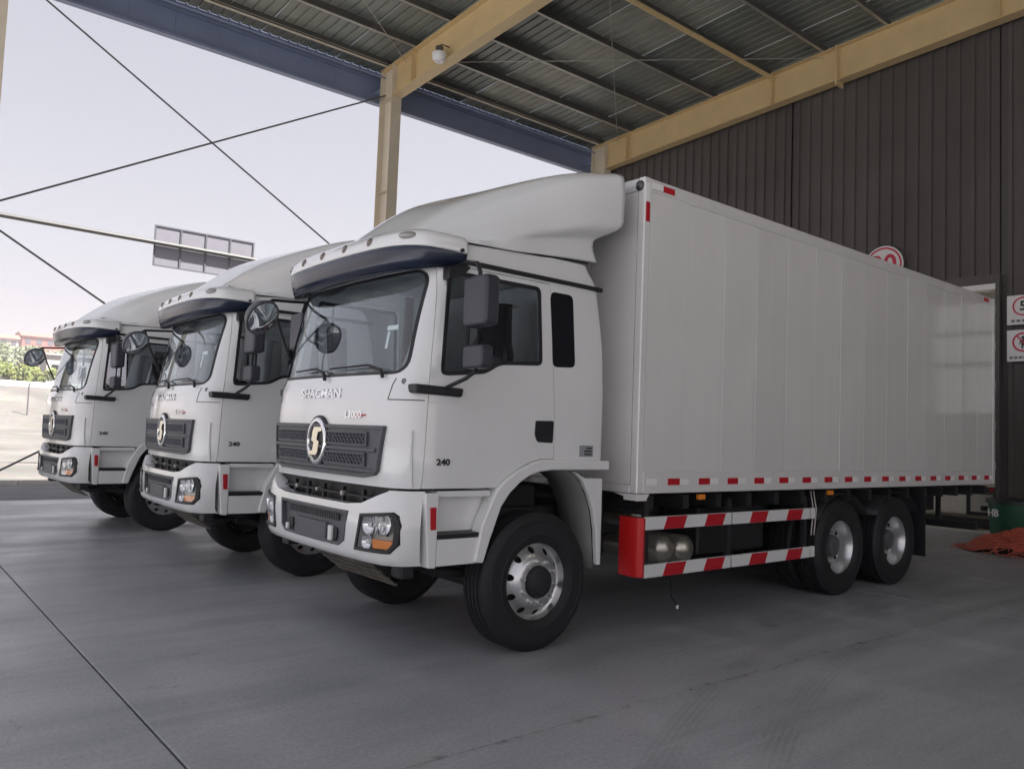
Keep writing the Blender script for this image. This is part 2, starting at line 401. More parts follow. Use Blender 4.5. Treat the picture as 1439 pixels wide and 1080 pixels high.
# sag rods between the purlins
for xm in (.2, .75, 8.5, 9.0):
    for i in range(len(PY)-1):
        if PY[i] < -8: break
        if (i + int(xm*2)) % 3 == 0: continue
        y0, y1 = PY[i+1], PY[i]
        cpart(MB().tube([(xm, y0, rtop(y0)+.06), (xm, y1, rtop(y1)+.16)], .008, 6), 'sag_rod', galv)
# roof bracing rods
for (xa, ya, xb, yb) in ((5.0, 12.6, -3.82, 5.6), (-3.82, 12.6, 5.0, 5.6), (5.0, 5.6, -3.82, -2.4), (-3.82, 5.6, 5, -2.4), (12.85, 12.6, 5.0, 5.6), (5.0, 12.6, 12.85, 5.6)):
    cpart(MB().tube([(xa, ya, rtop(ya)-.1), (xb, yb, rtop(yb)-.1)], .011, 6), 'brace_rod', galv)
# X bracing in the column row
for a, b_ in (((4.85, 13.3, 10.35), (-3.67, 13.3, 5.62)), ((-3.67, 13.3, 10.42), (4.85, 13.3, 5.38)), ((-3.67, 13.3, 5.40), (4.85, 13.3, .25)), ((-3.67, 13.3, .27), (4.85, 13.3, 5.3))):
    cpart(MB().tube([a, b_], .02, 8), 'brace_rod', rodm)
# ribbed roof sheets, one per metre
yA, yB = YBACK-.3, 14.148
prof = []
for k in range(4):
    x0 = k*.25
    prof += [(x0+.0, 0), (x0+.19, 0), (x0+.205, .04), (x0+.235, .04)]
prof.append((1.0, 0))
rows = [[(px, y, rtop(y)+.228+pz) for px, pz in prof] for y in (yA, yB)]
sheet_me = MB().grid(rows).mesh('roof_sheet'); sheet_me2 = sheet_me.copy()
finish(sheet_me, 0)
nsh = int(math.ceil(13.35-XEND))
for i in range(nsh):
    me = sheet_me2 if i in (5, 6, 7, 13, 14) else sheet_me
    o = bpy.data.objects.new('roof_sheet', me); COL.objects.link(o); o.parent = canopy; o.matrix_parent_inverse = canopy_inv
    o.location = (XEND+i+.0, 0, .0 if i % 2 else .003)
    if not me.materials: me.materials.append(skyl if me is sheet_me2 else deckm)
# roof top skin (keeps daylight out of the rib gaps) and fascia boards
for i in range(nsh):
    x0 = XEND+i
    b = MB().box(x0+.003, x0+.997, 14.15, 14.2, 10.40, 12.3)
    cpart(b, 'fascia_sheet', fasc, smooth=0)
cpart(MB().box(XEND, 13.35, 14.02, 14.145, 10.40, 10.46), 'fascia_trim', fasc, smooth=0)
cpart(MB().box(XEND, 13.35, 14.06, 14.146, 11.05, 11.10), 'fascia_rail', fasc, smooth=0)
cpart(MB().box(XEND, 13.35, 13.66, 14.04, 11.42, 11.44), 'eave_gutter', fasc, smooth=0)
for x in XC: cpart(MB().box(x-.05, x+.05, 13.61, 14.14, 10.62, 10.72), 'fascia_bracket', fasc, smooth=0)

# high bay lamp under the rafter
lp = tag(empty('high_bay_lamp', (4.72, 10.65, 10.30)), 'white bell-shaped lamp hanging from the yellow roof beam by the column', 'lamp')
MB().lathe([(.02, .0), (.11, .0), (.16, .07), (.175, .16), (.17, .2), (.10, .24), (.001, .245)], (0, 0, 0), (0, 0, 1), 24).build('lamp_shade', signw, lp, smooth=50)
MB().lathe([(.06, .24), (.09, .25), (.09, .36), (.04, .38), (.001, .38)], (0, 0, 0), (0, 0, 1), 16).build('lamp_housing', purl, lp)
MB().tube([(0, 0, .38), (.06, 0, .44), (.27, 0, .44)], .014, 8).build('lamp_bracket', rodm, lp)

# ================================================================== END WALL with door
wall = tag(empty('warehouse_wall', (XW, 0, 0)), 'dark brown corrugated metal wall with a tall doorway behind the cargo box', 'wall')
winv = Matrix.Translation((-XW, 0, 0))
def wpart(mb, name, mt, **k):
    o = mb.build(name, mt, wall, **k); o.matrix_parent_inverse = winv; return o
DY0, DY1, DZ = 1.78, 6.6, 5.12
PW = .9
def wall_sheet(y0, z0, z1a, z1b, w=PW):
    pr = []
    k = 0; y = 0
    while y < w-1e-6:
        pr += [(y, 0), (min(y+.19, w), 0), (min(y+.21, w), -.05), (min(y+.28, w), -.05)]; y += .3
    pr.append((w, 0))
    top = [z1a+(z1b-z1a)*t/w for t, _ in pr]
    return MB().grid([[(XW+.11+d, y0+t, z0) for t, d in pr], [(XW+.11+d, y0+t, zz) for (t, d), zz in zip(pr, top)]])
def wall_run(ya, yb, z0):
    y = ya
    while y < yb-.01:
        y1 = min(y+PW, yb); wpart(wall_sheet(y, z0, rtop(y), rtop(y1), y1-y), 'wall_sheet', wallm, smooth=0); y = y1
wall_run(YBACK, DY0-.05, 0); wall_run(DY0-.05, DY1+.05, DZ+.25); wall_run(DY1+.05, YE+.6, 0)
dkf = mat('door_frame_dark', (.075, .07, .066), .4, var=.1)
wpart(MB().box(XW-.06, XW+.25, DY0-.08, DY0, 0, DZ+.12), 'door_jamb', dkf, smooth=0)
wpart(MB().box(XW-.06, XW+.25, DY1, DY1+.12, 0, DZ+.12), 'door_jamb', dkf, smooth=0)
wpart(MB().box(XW-.05, XW+.25, DY0-.08, DY1+.12, DZ+.122, DZ+.32), 'door_lintel', wallm, smooth=0)
wpart(MB().box(XW-.062, XW+.24, DY0+.002, DY1-.002, DZ-.0, DZ+.12), 'door_lintel', signw, smooth=0)
wpart(MB().box(XW+.0, XW+.16, DY0+.002, DY1-.002, -.02, .018), 'door_sill', linem, smooth=0)
# room behind the door
room = mat('room_wall', (.4, .38, .35), .8, var=.15)
wpart(MB().box(XW+.27, 26, -6, 14, -.1, -.004), 'room_floor', mat('room_floor_paint', (.6, .57, .5), .6, var=.15), smooth=0)
wpart(MB().box(26, 26.2, 1, 14, 0, 11), 'room_wall', room, smooth=0)  # unseen end wall stops short, opening added to let daylight in
wpart(MB().box(XW+.3, 26, -6.2, -6, 0, 11), 'room_wall', room, smooth=0)
wpart(MB().box(XW+.3, 26, 14, 14.2, 0, 11), 'room_wall', room, smooth=0)
wpart(MB().box(XW+.3, 26.2, -6.2, 14.2, 11.9, 12.0), 'room_ceiling', room, smooth=0)

# wall signs
def disc(mb, x, y, z, r, n=40, t=.004): mb.lathe([(0, 0), (r, 0), (r, t), (0, t)], (x, y, z), (-1, 0, 0), n); return mb
def ring_(mb, x, y, z, r0, r1, n=40, t=.004): mb.lathe([(r0, 0), (r1, 0), (r1, t), (r0, t), (r0, 0)], (x, y, z), (-1, 0, 0), n); return mb
XS = XW-.02
sg = tag(empty('speed_sign', (XS, 4.16, 5.95)), 'round white speed sign with red 30 on corrugated wall above the cargo box', 'sign')
disc(MB(), 0, 0, 0, .46, 48, .02).build('sign_plate', signw, sg)
ring_(MB(), -.021, 0, 0, .385, .425, 48).build('sign_ring', signr, sg)
tm_ = text_mesh('30', .62, .004, .012); orient(tm_, (-.028, 0, 0), (0, -1, 0), (0, 0, 1)); link('sign_digits', tm_, signr, sg)
sg = tag(empty('limit_sign', (XS, 1.27, 4.64)), 'square white sign with red circle and 5, above the no-pedestrian sign', 'sign')
MB().box(-.015, 0, -.3, .3, -.305, .305).build('sign_plate', signw, sg, bevel=.004)
ring_(MB(), -.017, 0, .07, .165, .195).build('sign_ring', signr, sg)
tm_ = text_mesh('5', .27, .003, .006); orient(tm_, (-.02, 0, .07), (0, -1, 0), (0, 0, 1)); link('sign_digits', tm_, signk, sg)
b = MB()
for k in range(5): b.box(-.019, -.0155, .22-k*.1-.07, .22-k*.1, -.255, -.2)
b.build('sign_lettering', mat('sign_grey', (.2, .2, .21), .5), sg)
sg = tag(empty('pedestrian_sign', (XS, 1.27, 3.90)), 'square white sign with a struck-out walking figure in a red circle', 'sign')
MB().box(-.015, 0, -.3, .3, -.325, .325).build('sign_plate', signw, sg, bevel=.004)
ring_(MB(), -.017, 0, .07, .165, .2).build('sign_ring', signr, sg)
b = MB(); disc(b, -.016, .0, .165, .032, 16)
b.prism([(-.045, .13), (.045, .13), (.075, .03), (.055, .025), (.035, .09), (.03, -.07), (.01, -.07), (.0, .01), (-.03, -.07), (-.055, -.06), (-.03, .05), (-.035, .09), (-.06, .03), (-.075, .04)], 0, -.019, -.0155)
b.build('walking_figure', signk, sg)
MB().add([(-.023, .125, .195), (-.023, .105, .215), (-.023, -.125, -.055), (-.023, -.105, -.075), (-.019, .125, .195), (-.019, .105, .215), (-.019, -.125, -.055), (-.019, -.105, -.075)],
         [(0, 1, 2, 3), (4, 7, 6, 5), (0, 4, 5, 1), (1, 5, 6, 2), (2, 6, 7, 3), (3, 7, 4, 0)]).build('sign_slash', signr, sg)
b = MB()
for k in range(6): b.box(-.019, -.0155, .25-k*.085-.06, .25-k*.085, -.27, -.22)
b.build('sign_lettering', MATS['sign_grey'], sg)
# notice boards further along the wall (seen as reflections in the cargo box)
for r_, (z0, z1, wd) in enumerate(((4.26, 4.86, 'upper'), (3.6, 4.18, 'middle'), (2.5, 3.5, 'lower'))):
    for c_, (y0, y1) in enumerate(((-2.28, -1.78), (-2.9, -2.4))):
        nb = tag(empty('notice_board', (XS, (y0+y1)/2, (z0+z1)/2)), f'white notice board in the {wd} row, {("nearer to", "farther from")[c_]} the doorway', 'notice board', f'notice boards in the {wd} row')
        h = (z1-z0)/2; w = (y1-y0)/2
        MB().box(-.012, 0, -w, w, -h, h).build('board', signw, nb, bevel=.003)
        MB().box(-.02, -.013, -w, w, h-.02, h).box(-.02, -.013, -w, w, -h, -h+.02).build('board_frame', galv, nb)

# things by the doorway
gb = tag(empty('green_bin', (12.4, 1.22, 0)), 'green plastic bin with a dark rim by the doorway', 'bin')
MB().lathe([(.001, .0), (.36, 0), (.40, .06), (.44, .72), (.001, .72)], (0, 0, 0), (0, 0, 1), 32).build('bin_body', green, gb)
MB().lathe([(.42, .70), (.48, .71), (.48, .78), (.38, .80), (.001, .82)], (0, 0, 0), (0, 0, 1), 32).build('bin_lid', mat('bin_rim', (.02, .03, .03), .5), gb)
tm_ = text_mesh('HB', .2, .004, .004); orient(tm_, (-.40, .23, .52), (-.45, -.9, 0), (0, 0, 1)); link('bin_lettering', tm_, signw, gb)

pile = tag(empty('net_pile', (10.6, .5, 0)), 'heap of red plastic netting lying on the floor by the doorway', 'netting')
def ph(u, v):
    r = math.hypot((u-.0)/1.25, v/.9)
    if r >= 1: return 0
    return (.34*(1-r*r)**.7)*(1+.25*math.sin(5*u+2)*math.cos(7*v)) + .04*math.sin(17*u+9*v)*(1-r)
rows = []
for i in range(40):
    row = []
    for j in range(40):
        a = 2*math.pi*j/39; rr = (i/39)
        ux = rr*math.cos(a)*1.25*(1+.12*math.sin(3*a+1)); vy = rr*math.sin(a)*.9*(1+.15*math.sin(4*a))
        row.append((ux, vy, max(0, ph(ux*.97, vy*.97))+.006+random.uniform(0, .02)))
    rows.append(row)
MB().grid(rows).build('net_mound', netm, pile, smooth=180)
b = MB(); random.seed(3)
for k in range(260):
    a = random.uniform(0, 2*math.pi); rr = random.random()**.5*1.02
    x0, y0 = rr*math.cos(a)*1.25, rr*math.sin(a)*.9; pts = []
    da = random.uniform(0, 6.28)
    for q in range(5):
        xx = x0+q*.07*math.cos(da+q*.4); yy = y0+q*.07*math.sin(da+q*.4)
        pts.append((xx, yy, ph(xx, yy)+.015+random.uniform(0, .03)))
    b.tube(pts, .008, 5)
b.build('net_strands', mat('net_strand', (.66, .15, .09), .6, var=.3, scale=20), pile, kind='stuff')
pile.scale = (.9, .9, .85)

tr = tag(empty('parked_trailer', (14.6, 3.4, 0)), 'pale trailer end with a red and white strip and black hitch frame inside the doorway', 'trailer')
beige = mat('trailer_beige', (.68, .65, .56), .5, var=.12)
MB().box(-.2, 4, -1.6, 1.6, .28, .78).build('trailer_body', beige, tr, bevel=.02)
MB().box(-.28, -.21, -1.6, 1.6, .80, .93).build('trailer_rail', black, tr)
for k in range(16):
    MB().box(-.29, -.281, -1.55+k*.2, -1.55+k*.2+.1, .84, .9).build('reflective_strip', (redtape, whitetape)[k % 2], tr)
b = MB().box(-.40, -.36, -1.25, -.62, .28, .36).box(-.40, -.36, -1.25, -1.17, .361, .76).box(-.40, -.36, -.70, -.62, .361, .76).box(-.40, -.36, -1.25, -.62, .761, .80)
b.box(-.36, -.2, -1.0, -.9, .4, .5)
b.build('hitch_frame', black, tr, bevel=.01)
MB().box(-.55, -.42, -1.75, 1.6, .03, .22).build('bumper_bar', black, tr, bevel=.01)
for yy in (-1.1, 1.1): MB().lathe([(.001, -.12), (.2, -.12), (.26, -.08), (.26, .08), (.2, .12), (.001, .12)], (.7, yy, .26), (0, 1, 0), 24).build('wheel', rubber, tr)
MB().lathe([(.001, 0), (.1, 0), (.11, .03), (.11, .1), (.08, .12), (.001, .12)], (-.33, -1.5, .74), (-1, 0, 0), 20).build('marker_lamp', orange, tr)
MB().box(-.42, -.3, -1.56, -1.44, .1, .66).build('lamp_post', orange, tr, bevel=.01)

# ================================================================== TRUCK (local: x to the rear, box front at x=0, y centred, near side y<0)
PWv = [0, .3, .6, .8, .94, 1.03, 1.09, 1.12, 1.13]; PXv = [0, .004, .018, .035, .06, .10, .16, .24, .32]
ZC = [1.24, 1.45, 1.78, 2.02, 2.10, 2.50, 2.88, 3.00, 3.10, 3.17, 3.21]
XF = [-2.355, -2.372, -2.374, -2.355, -2.325, -2.255, -2.165, -2.11, -2.0, -1.85, -1.55]
HW = [1.128, 1.13, 1.13, 1.13, 1.128, 1.117, 1.105, 1.102, 1.095, 1.085, 1.0]
XR = [-.27, -.27, -.27, -.27, -.27, -.29, -.35, -.38, -.46, -.53, -.75]
def xf(z): return sinterp(z, ZC, XF)
def hw(z): return sinterp(z, ZC, HW)
def xr(z): return sinterp(z, ZC, XR)
def dxw(w): return sinterp(min(abs(w), 1.13), PWv, PXv)
def fx(y, z): return xf(z)+dxw(abs(y)*1.13/hw(z))          # x of the cab's front skin
def outline(z, off=0.0):
    h = hw(z)-off; f0 = xf(z)+off; r0 = xr(z)-off; half = []
    for k in range(15):
        w = 1.13*(1-(1-k/14)**1.7) if k < 14 else 1.13
        half.append((f0+dxw(w), w*h/1.13))
    xs0 = half[-1][0]
    for k in range(1, 9): half.append((xs0+(r0-.10-xs0)*k/9, h))
    for k in range(5):
        a = math.pi/2*k/4; half.append((r0-.10+.10*math.sin(a), h-.10+.10*math.cos(a)))
    for k in (1, 2): half.append((r0, (h-.10)*(1-k/3)))
    pts = [(x, -y) for x, y in half] + [(r0, 0)] + [(x, y) for x, y in reversed(half[1:])]
    return pts
def loft(zs, off=0.0):
    mb = MB(); loops = [[(x, y, z) for x, y in outline(z, off)] for z in zs]; nn = len(loops[0])
    v = [q for lo in loops for q in lo]; f = []
    for i in range(len(zs)-1):
        for k in range(nn): f.append((i*nn+k, i*nn+(k+1) % nn, (i+1)*nn+(k+1) % nn, (i+1)*nn+k))
    f += [tuple(range(nn-1, -1, -1)), tuple(range((len(zs)-1)*nn, len(zs)*nn))]
    mb.add(v, f); return mb.mesh('loft')
zs = [1.288+(3.205-1.288)*k/34 for k in range(35)] + [3.21]
shell = loft(zs)
shell = boolean(shell, loft([1.33+(3.13-1.33)*k/20 for k in range(21)], .045), 'DIFFERENCE')
WS = rounded([(-1.03, 2.10), (-1.03, 2.89), (1.03, 2.89), (1.03, 2.10)], .13, 6)
shell = boolean(shell, MB().prism(WS, 0, -3, -1.9).mesh('c'), 'DIFFERENCE')
DOOR = [(-2.03, 2.93), (-2.04, 2.69), (-2.10, 2.04), (-2.12, 1.36), (-2.13, 1.285), (-1.47, 1.285), (-1.36, 1.37), (-1.25, 1.43), (-1.12, 1.485), (-1.01, 1.51), (-.875, 1.51), (-.88, 1.88), (-.955, 2.93)]
WIN = rounded([(-1.955, 2.885), (-2.005, 2.12), (-1.95, 2.11), (-1.60, 2.15), (-1.46, 2.23), (-1.03, 2.26), (-1.06, 2.885)], .05)
whole = shell
doorcut = lambda poly, a, b: MB().prism(poly, 1, a, b).mesh('c')
near_door = boolean(whole.copy(), doorcut(inset(DOOR, .005), -1.4, -.95), 'INTERSECT')
near_door = boolean(near_door, doorcut(WIN, -1.5, -.9), 'DIFFERENCE')
cabm = boolean(whole, doorcut(DOOR, -1.4, -.95), 'DIFFERENCE'); cabm = boolean(cabm, doorcut(DOOR, .95, 1.4), 'DIFFERENCE')
ARCH = [(-1.62, 1.0), (-1.47, 1.275), (-1.25, 1.42), (-1.0, 1.495), (-.2, 1.495), (-.2, 1.0)]
cabm = boolean(cabm, doorcut(ARCH, -1.4, 1.4), 'DIFFERENCE')
def mirror_y(me):
    q = me.copy(); q.transform(Matrix.Diagonal((1, -1, 1, 1))); q.flip_normals(); return q

T = empty('box_truck', (0, 1.25, 0))
cab = link('cab_body', cabm, paint, T, smooth=32)
def surf_plate(poly, o0, o1, sx=fx, step=.05):
    bm = bmesh.new(); vs = [bm.verts.new((0, y, z)) for y, z in poly]; bm.faces.new(vs)
    y0 = min(p[0] for p in poly); y1 = max(p[0] for p in poly); k = math.ceil(y0/step)*step
    while k < y1:
        bmesh.ops.bisect_plane(bm, geom=bm.verts[:]+bm.edges[:]+bm.faces[:], plane_co=(0, k, 0), plane_no=(0, 1, 0), dist=1e-5); k += step
    ret = bmesh.ops.extrude_face_region(bm, geom=bm.faces[:])
    top = {v for v in ret['geom'] if isinstance(v, bmesh.types.BMVert)}
    for v in bm.verts: v.co.x = sx(v.co.y, v.co.z) + (o0 if v in top else o1)
    bmesh.ops.recalc_face_normals(bm, faces=bm.faces)
    me = bpy.data.meshes.new('plate'); bm.to_mesh(me); bm.free(); return me
def ring_plate(poly, d, o0, o1, sx=fx):
    # densify
    P = []
    for i in range(len(poly)):
        a, b = Vector(poly[i]), Vector(poly[(i+1) % len(poly)]); k = max(1, int((b-a).length/.06))
        P += [tuple(a+(b-a)*j/k) for j in range(k)]
    Q = inset(P, d); nn = len(P); mb = MB(); v = []
    for L, o in ((P, o0), (Q, o0), (Q, o1), (P, o1)): v += [(sx(y, z)+o, y, z) for y, z in L]
    f = []
    for r_ in range(4):
        for k in range(nn): f.append((r_*nn+k, r_*nn+(k+1) % nn, ((r_+1) % 4)*nn+(k+1) % nn, ((r_+1) % 4)*nn+k))
    return mb.add(v, f).mesh('ring')
# windscreen
rows = [[(fx(y, z)+.012, y, z) for y in [-1.035+2.07*k/40 for k in range(41)]] for z in [2.085+.82*k/12 for k in range(13)]]
MB().grid(rows).build('windscreen', glass, T, smooth=180, solid=.005)
link('windscreen_seal', ring_plate(WS, .022, -.003, .02), black, T, smooth=40)
# roof lining and upper wiper etc.
for ya, pts in ((0, [(-.84, 2.08), (-.80, 2.13), (-.62, 2.175), (-.04, 2.165)]), (0, [(.00, 2.08), (.05, 2.13), (.2, 2.175), (.62, 2.165)])):
    MB().tube([(fx(y, z)-.028, y, z) for y, z in pts], [.016, .014, .010, .007], 6).build('wiper', black, T)

# doors
def make_door(sgn):
    d = link('door', near_door if sgn < 0 else mirror_y(near_door), paint, T, smooth=32)
    S = lambda y: y*(-sgn)
    def dp(mb, name, mt, **k):
        me = mb.mesh(name)
        if sgn > 0: me = mirror_y(me)
        return link(name, me, mt, d, **k)
    gl = MB().add([(x, -hw(z)+.014, z) for x, z in inset(WIN, -.012)]+[(x, -hw(z)+.019, z) for x, z in inset(WIN, -.012)], [])
    nn = len(WIN); gl.f = [tuple(range(nn)), tuple(range(2*nn-1, nn-1, -1))]+[(i, i+nn, (i+1) % nn+nn, (i+1) % nn) for i in range(nn)]
    dp(gl, 'window', sglass, smooth=0)
    # black window surround
    P, Q = inset(WIN, -.004), inset(WIN, .026); v = [(x, -hw(z)-.003, z) for x, z in P]+[(x, -hw(z)-.003, z) for x, z in Q]+[(x, -hw(z)+.012, z) for x, z in Q]+[(x, -hw(z)+.012, z) for x, z in P]
    f = [(r_*nn+k, r_*nn+(k+1) % nn, ((r_+1) % 4)*nn+(k+1) % nn, ((r_+1) % 4)*nn+k) for r_ in range(4) for k in range(nn)]
    dp(MB().add(v, f), 'window_seal', black, smooth=40)
    dp(MB().box(-1.775, -1.755, -1.118, -1.1, 2.13, 2.88), 'quarter_bar', black, smooth=0)
    h = MB().prism(rounded([(-1.085, 1.815), (-1.09, 1.70), (-1.06, 1.645), (-.892, 1.64), (-.888, 1.82)], .02), 1, -1.136, -1.10)
    hd = dp(h, 'handle', black, bevel=.006)
    me = text_mesh('240', .062, .002, .0022, 1.28)
    orient(me, (-1.955, sgn*1.1335, 1.478), (-sgn, 0, 0), (0, 0, 1)); link('door_number', me, signk, d, smooth=0)
    dp(MB().box(-2.09, -.9, -1.134, -1.128, 1.905, 1.912), 'crease', paint, smooth=0)
    return d
make_door(-1); make_door(1)
for sgn in (-1, 1):
    def sp(mb, name, mt, parent=T, **k):
        me = mb.mesh(name)
        if sgn > 0: me = mirror_y(me)
        return link(name, me, mt, parent, **k)
    qw = rounded([(-.95, 2.87), (-.915, 2.255), (-.665, 2.27), (-.70, 2.87)], .05)
    sp(MB().add([(x, -hw(z)-.003, z) for x, z in qw]+[(x, -hw(z)+.02, z) for x, z in qw], [tuple(range(len(qw))), tuple(range(2*len(qw)-1, len(qw)-1, -1))]+[(i, i+len(qw), (i+1) % len(qw)+len(qw), (i+1) % len(qw)) for i in range(len(qw))]), 'rear_quarter_window', darkglass, smooth=0)
    sp(MB().prism([(-1.86, 2.985), (-1.86, 2.95), (-.36, 2.945), (-.365, 2.98)], 1, -1.122, -1.08), 'drip_rail', black, bevel=.004)
    sp(MB().box(-.59, -.43, -1.134, -1.12, 1.535, 1.63), 'filler_plate', mat('plate_grey', (.3, .31, .33), .4), bevel=.003)
    b = MB().box(-.535, -.45, -1.1375, -1.1345, 1.55, 1.562).box(-.535, -.45, -1.1375, -1.1345, 1.575, 1.587).box(-.51, -.45, -1.1375, -1.1345, 1.60, 1.612)
    sp(b, 'filler_lettering', signk)
    # wheel arch flare
    outer = [(-.255, 1.505), (-1.01, 1.505), (-1.14, 1.477), (-1.26, 1.425), (-1.38, 1.355), (-1.48, 1.265), (-1.60, 1.02), (-1.66, .745)]
    inner = [(-1.575, .735), (-1.52, .90), (-1.42, 1.15), (-1.34, 1.25), (-1.24, 1.33), (-1.16, 1.375), (-1.05, 1.41), (-.90, 1.425), (-.255, 1.425)]
    sp(MB().prism(outer+inner, 1, -1.165, -1.04), 'arch_flare', paint, bevel=.014)
    # step panel below the door
    sp(MB().prism([(-1.985, .735), (-1.985, .93), (-1.55, .93), (-1.6, .735)], 1, -1.14, -.9), 'step_riser', paint, bevel=.01)
    sp(MB().box(-1.985, -1.50, -1.145, -1.00, .931, .965), 'step_tread', black, bevel=.006)
    sp(MB().prism([(-1.985, .966), (-1.985, 1.27), (-1.42, 1.27), (-1.56, .966)], 1, -1.035, -.95), 'step_recess', paint, bevel=.01)
    sp(MB().box(-1.985, -1.50, -1.125, -1.035, 1.225, 1.272), 'step_lintel', paint, bevel=.01)
    pst = sp(MB().prism([(-2.105, 1.262), (-2.085, .99), (-2.06, .73), (-1.99, .725), (-1.986, 1.262)], 1, -1.15, -.95), 'corner_panel', paint, bevel=.012)
    sp(MB().prism([(-2.062, 1.16), (-2.052, 1.0), (-2.005, 1.0), (-2.01, 1.16)], 1, -1.157, -1.14), 'side_reflector', redtape, pst, bevel=.004)
    # rear mudguard half of the front wheel
    mg = [(-.66, 1.415), (-.53, 1.36), (-.32, 1.355), (-.315, .63), (-.36, .63), (-.375, .78), (-.385, .92), (-.42, 1.08), (-.48, 1.22), (-.56, 1.34)]
    sp(MB().prism(mg, 1, -1.15, -1.10), 'mudguard', whitepl, bevel=.012)
    rows = [[(x, y, z) for y in (-1.10, -.9, -.72)] for x, z in [(-.36, .60), (-.375, .78), (-.39, .92), (-.42, 1.08), (-.48, 1.22), (-.56, 1.33), (-.7, 1.42), (-.9, 1.46), (-1.1, 1.45), (-1.3, 1.36)]]
    sp(MB().grid(rows), 'arch_liner', mat('liner_grey', (.22, .22, .21), .6, var=.15), smooth=50, solid=.01)
    # mirror assembly
    br = sp(MB().prism([(-2.235, 2.03), (-2.23, 1.965), (-1.83, 1.955), (-1.815, 2.02)], 1, -1.165, -1.03), 'mirror_bracket', black, bevel=.015)
    mirror_parts = sp(MB().tube([(-1.98, -1.12, 2.0), (-1.98, -1.22, 2.03), (-1.95, -1.36, 2.08), (-1.92, -1.44, 2.13), (-1.92, -1.44, 2.83), (-1.92, -1.40, 2.90), (-1.90, -1.25, 2.93), (-1.88, -1.10, 2.93)], .016, 8), 'mirror_arm', black, smooth=60)
    sp(MB().prism(rounded([(-1.325, 2.80), (-1.325, 2.44), (-1.60, 2.44), (-1.60, 2.80)], .04), 0, -1.985, -1.86), 'mirror_housing', mgrey, mirror_parts, bevel=.028, smooth=50)
    sp(MB().prism(rounded([(-1.345, 2.31), (-1.345, 2.145), (-1.575, 2.145), (-1.575, 2.31)], .035), 0, -1.985, -1.875), 'mirror_housing', mgrey, mirror_parts, bevel=.022, smooth=50)
    sp(MB().box(-1.8585, -1.855, -1.58, -1.345, 2.46, 2.78), 'mirror_glass', mirrorg, mirror_parts)
    sp(MB().prism(rounded([(-2.0, 2.90), (-2.0, 2.80), (-1.86, 2.86), (-1.80, 2.92), (-1.86, 2.94)], .02), 1, -1.17, -1.09), 'mirror_mount', black, mirror_parts, bevel=.01)
    # front panel hinge strip and seam
    sp(MB().tube([(fx(-1.095, z)-.001, -1.098, z) for z in (1.30, 1.45, 1.6, 1.70)], .011, 6), 'hinge_strip', whitepl)
    sp(MB().tube([(fx(y, 1.915)-.0005, y, 1.915) for y in (-.92, -.98, -1.03, -1.07, -1.10, -1.12)], .0035, 5), 'panel_seam', black)
    sp(MB().tube([(fx(y, z)-.0005, y, z) for y, z in ((-.92, 1.915), (-.93, 1.95), (-.945, 2.02), (-.955, 2.07))], .0035, 5), 'panel_seam', black)
# grille
GRILLE = 1
GR = [(-.935, 1.725), (-.875, 1.40), (-.84, 1.368), (-.70, 1.345), (.70, 1.345), (.84, 1.368), (.875, 1.40), (.935, 1.725)]
gri = link('grille', surf_plate(GR, -.018, .02), dgrey, T, bevel=.008, smooth=30)
link('grille_frame', ring_plate(GR, .028, -.032, -.01), dgrey, gri, bevel=.004)
zones = [((-.74, -.17), (1.585, 1.665)), ((.17, .80), (1.585, 1.665)), ((-.72, -.15), (1.435, 1.51)), ((.15, .77), (1.435, 1.51))]
for (ya, yb), (za, zb) in zones:
    pl = [(ya, za), (yb, za), (yb, zb), (ya, zb)]
    link('grille_opening', surf_plate(pl, -.0195, -.01), chassis, gri, smooth=0)
    link('opening_rim', ring_plate(inset(pl, -.012), .014, -.034, -.017), dgrey, gri, bevel=.003)
    b = MB(); st = .05; h = zb-za; k = ya-h
    while k < yb:
        for dr in (1, -1):
            a, e = (k, k+h) if dr > 0 else (k+h, k)
            p0, p1 = Vector((a, za)), Vector((e, zb))
            def clip(P0, P1):
                t0, t1 = 0, 1; d = P1.x-P0.x
                ta, tb = sorted(((ya-P0.x)/d, (yb-P0.x)/d)); t0, t1 = max(0, ta), min(1, tb)
                return (P0+(P1-P0)*t0, P0+(P1-P0)*t1) if t1 > t0+.02 else None
            c_ = clip(p0, p1)
            if c_: b.tube([(fx(q.x, q.y)-.024, q.x, q.y) for q in c_], .0085, 4, False)
        k += st
    b.build('grille_mesh', dgrey, gri, smooth=0)
for z in (1.547, 1.395):
    link('grille_bar', surf_plate([(-.86, z-.013), (.86, z-.013), (.86, z+.013), (-.86, z+.013)], -.036, -.015), dgrey, gri, bevel=.006)
# emblem: black oval, bright ring, stepped S
em = MB(); XE = -2.40
def oval(mb, ry, rz, x0, x1, n_=48): mb.prism([(ry*math.cos(2*math.pi*k/n_), 1.588+rz*math.sin(2*math.pi*k/n_)) for k in range(n_)], 0, x0, x1); return mb
embl = oval(MB(), .185, .205, XE, -2.33).build('emblem', signk, T, bevel=.01, smooth=40)
rg = MB(); nn = 48; v = []
for (rr, xx) in ((.165, XE-.004), (.155, XE-.014), (.138, XE-.014), (.132, XE-.002)): v += [(xx, rr*1.0*math.cos(2*math.pi*k/nn), 1.588+rr*1.13*math.sin(2*math.pi*k/nn)) for k in range(nn)]
rg.add(v, [(r_*nn+k, r_*nn+(k+1) % nn, (r_+1)*nn+(k+1) % nn, (r_+1)*nn+k) for r_ in range(3) for k in range(nn)]); rg.build('emblem_ring', chrome, embl, smooth=60)
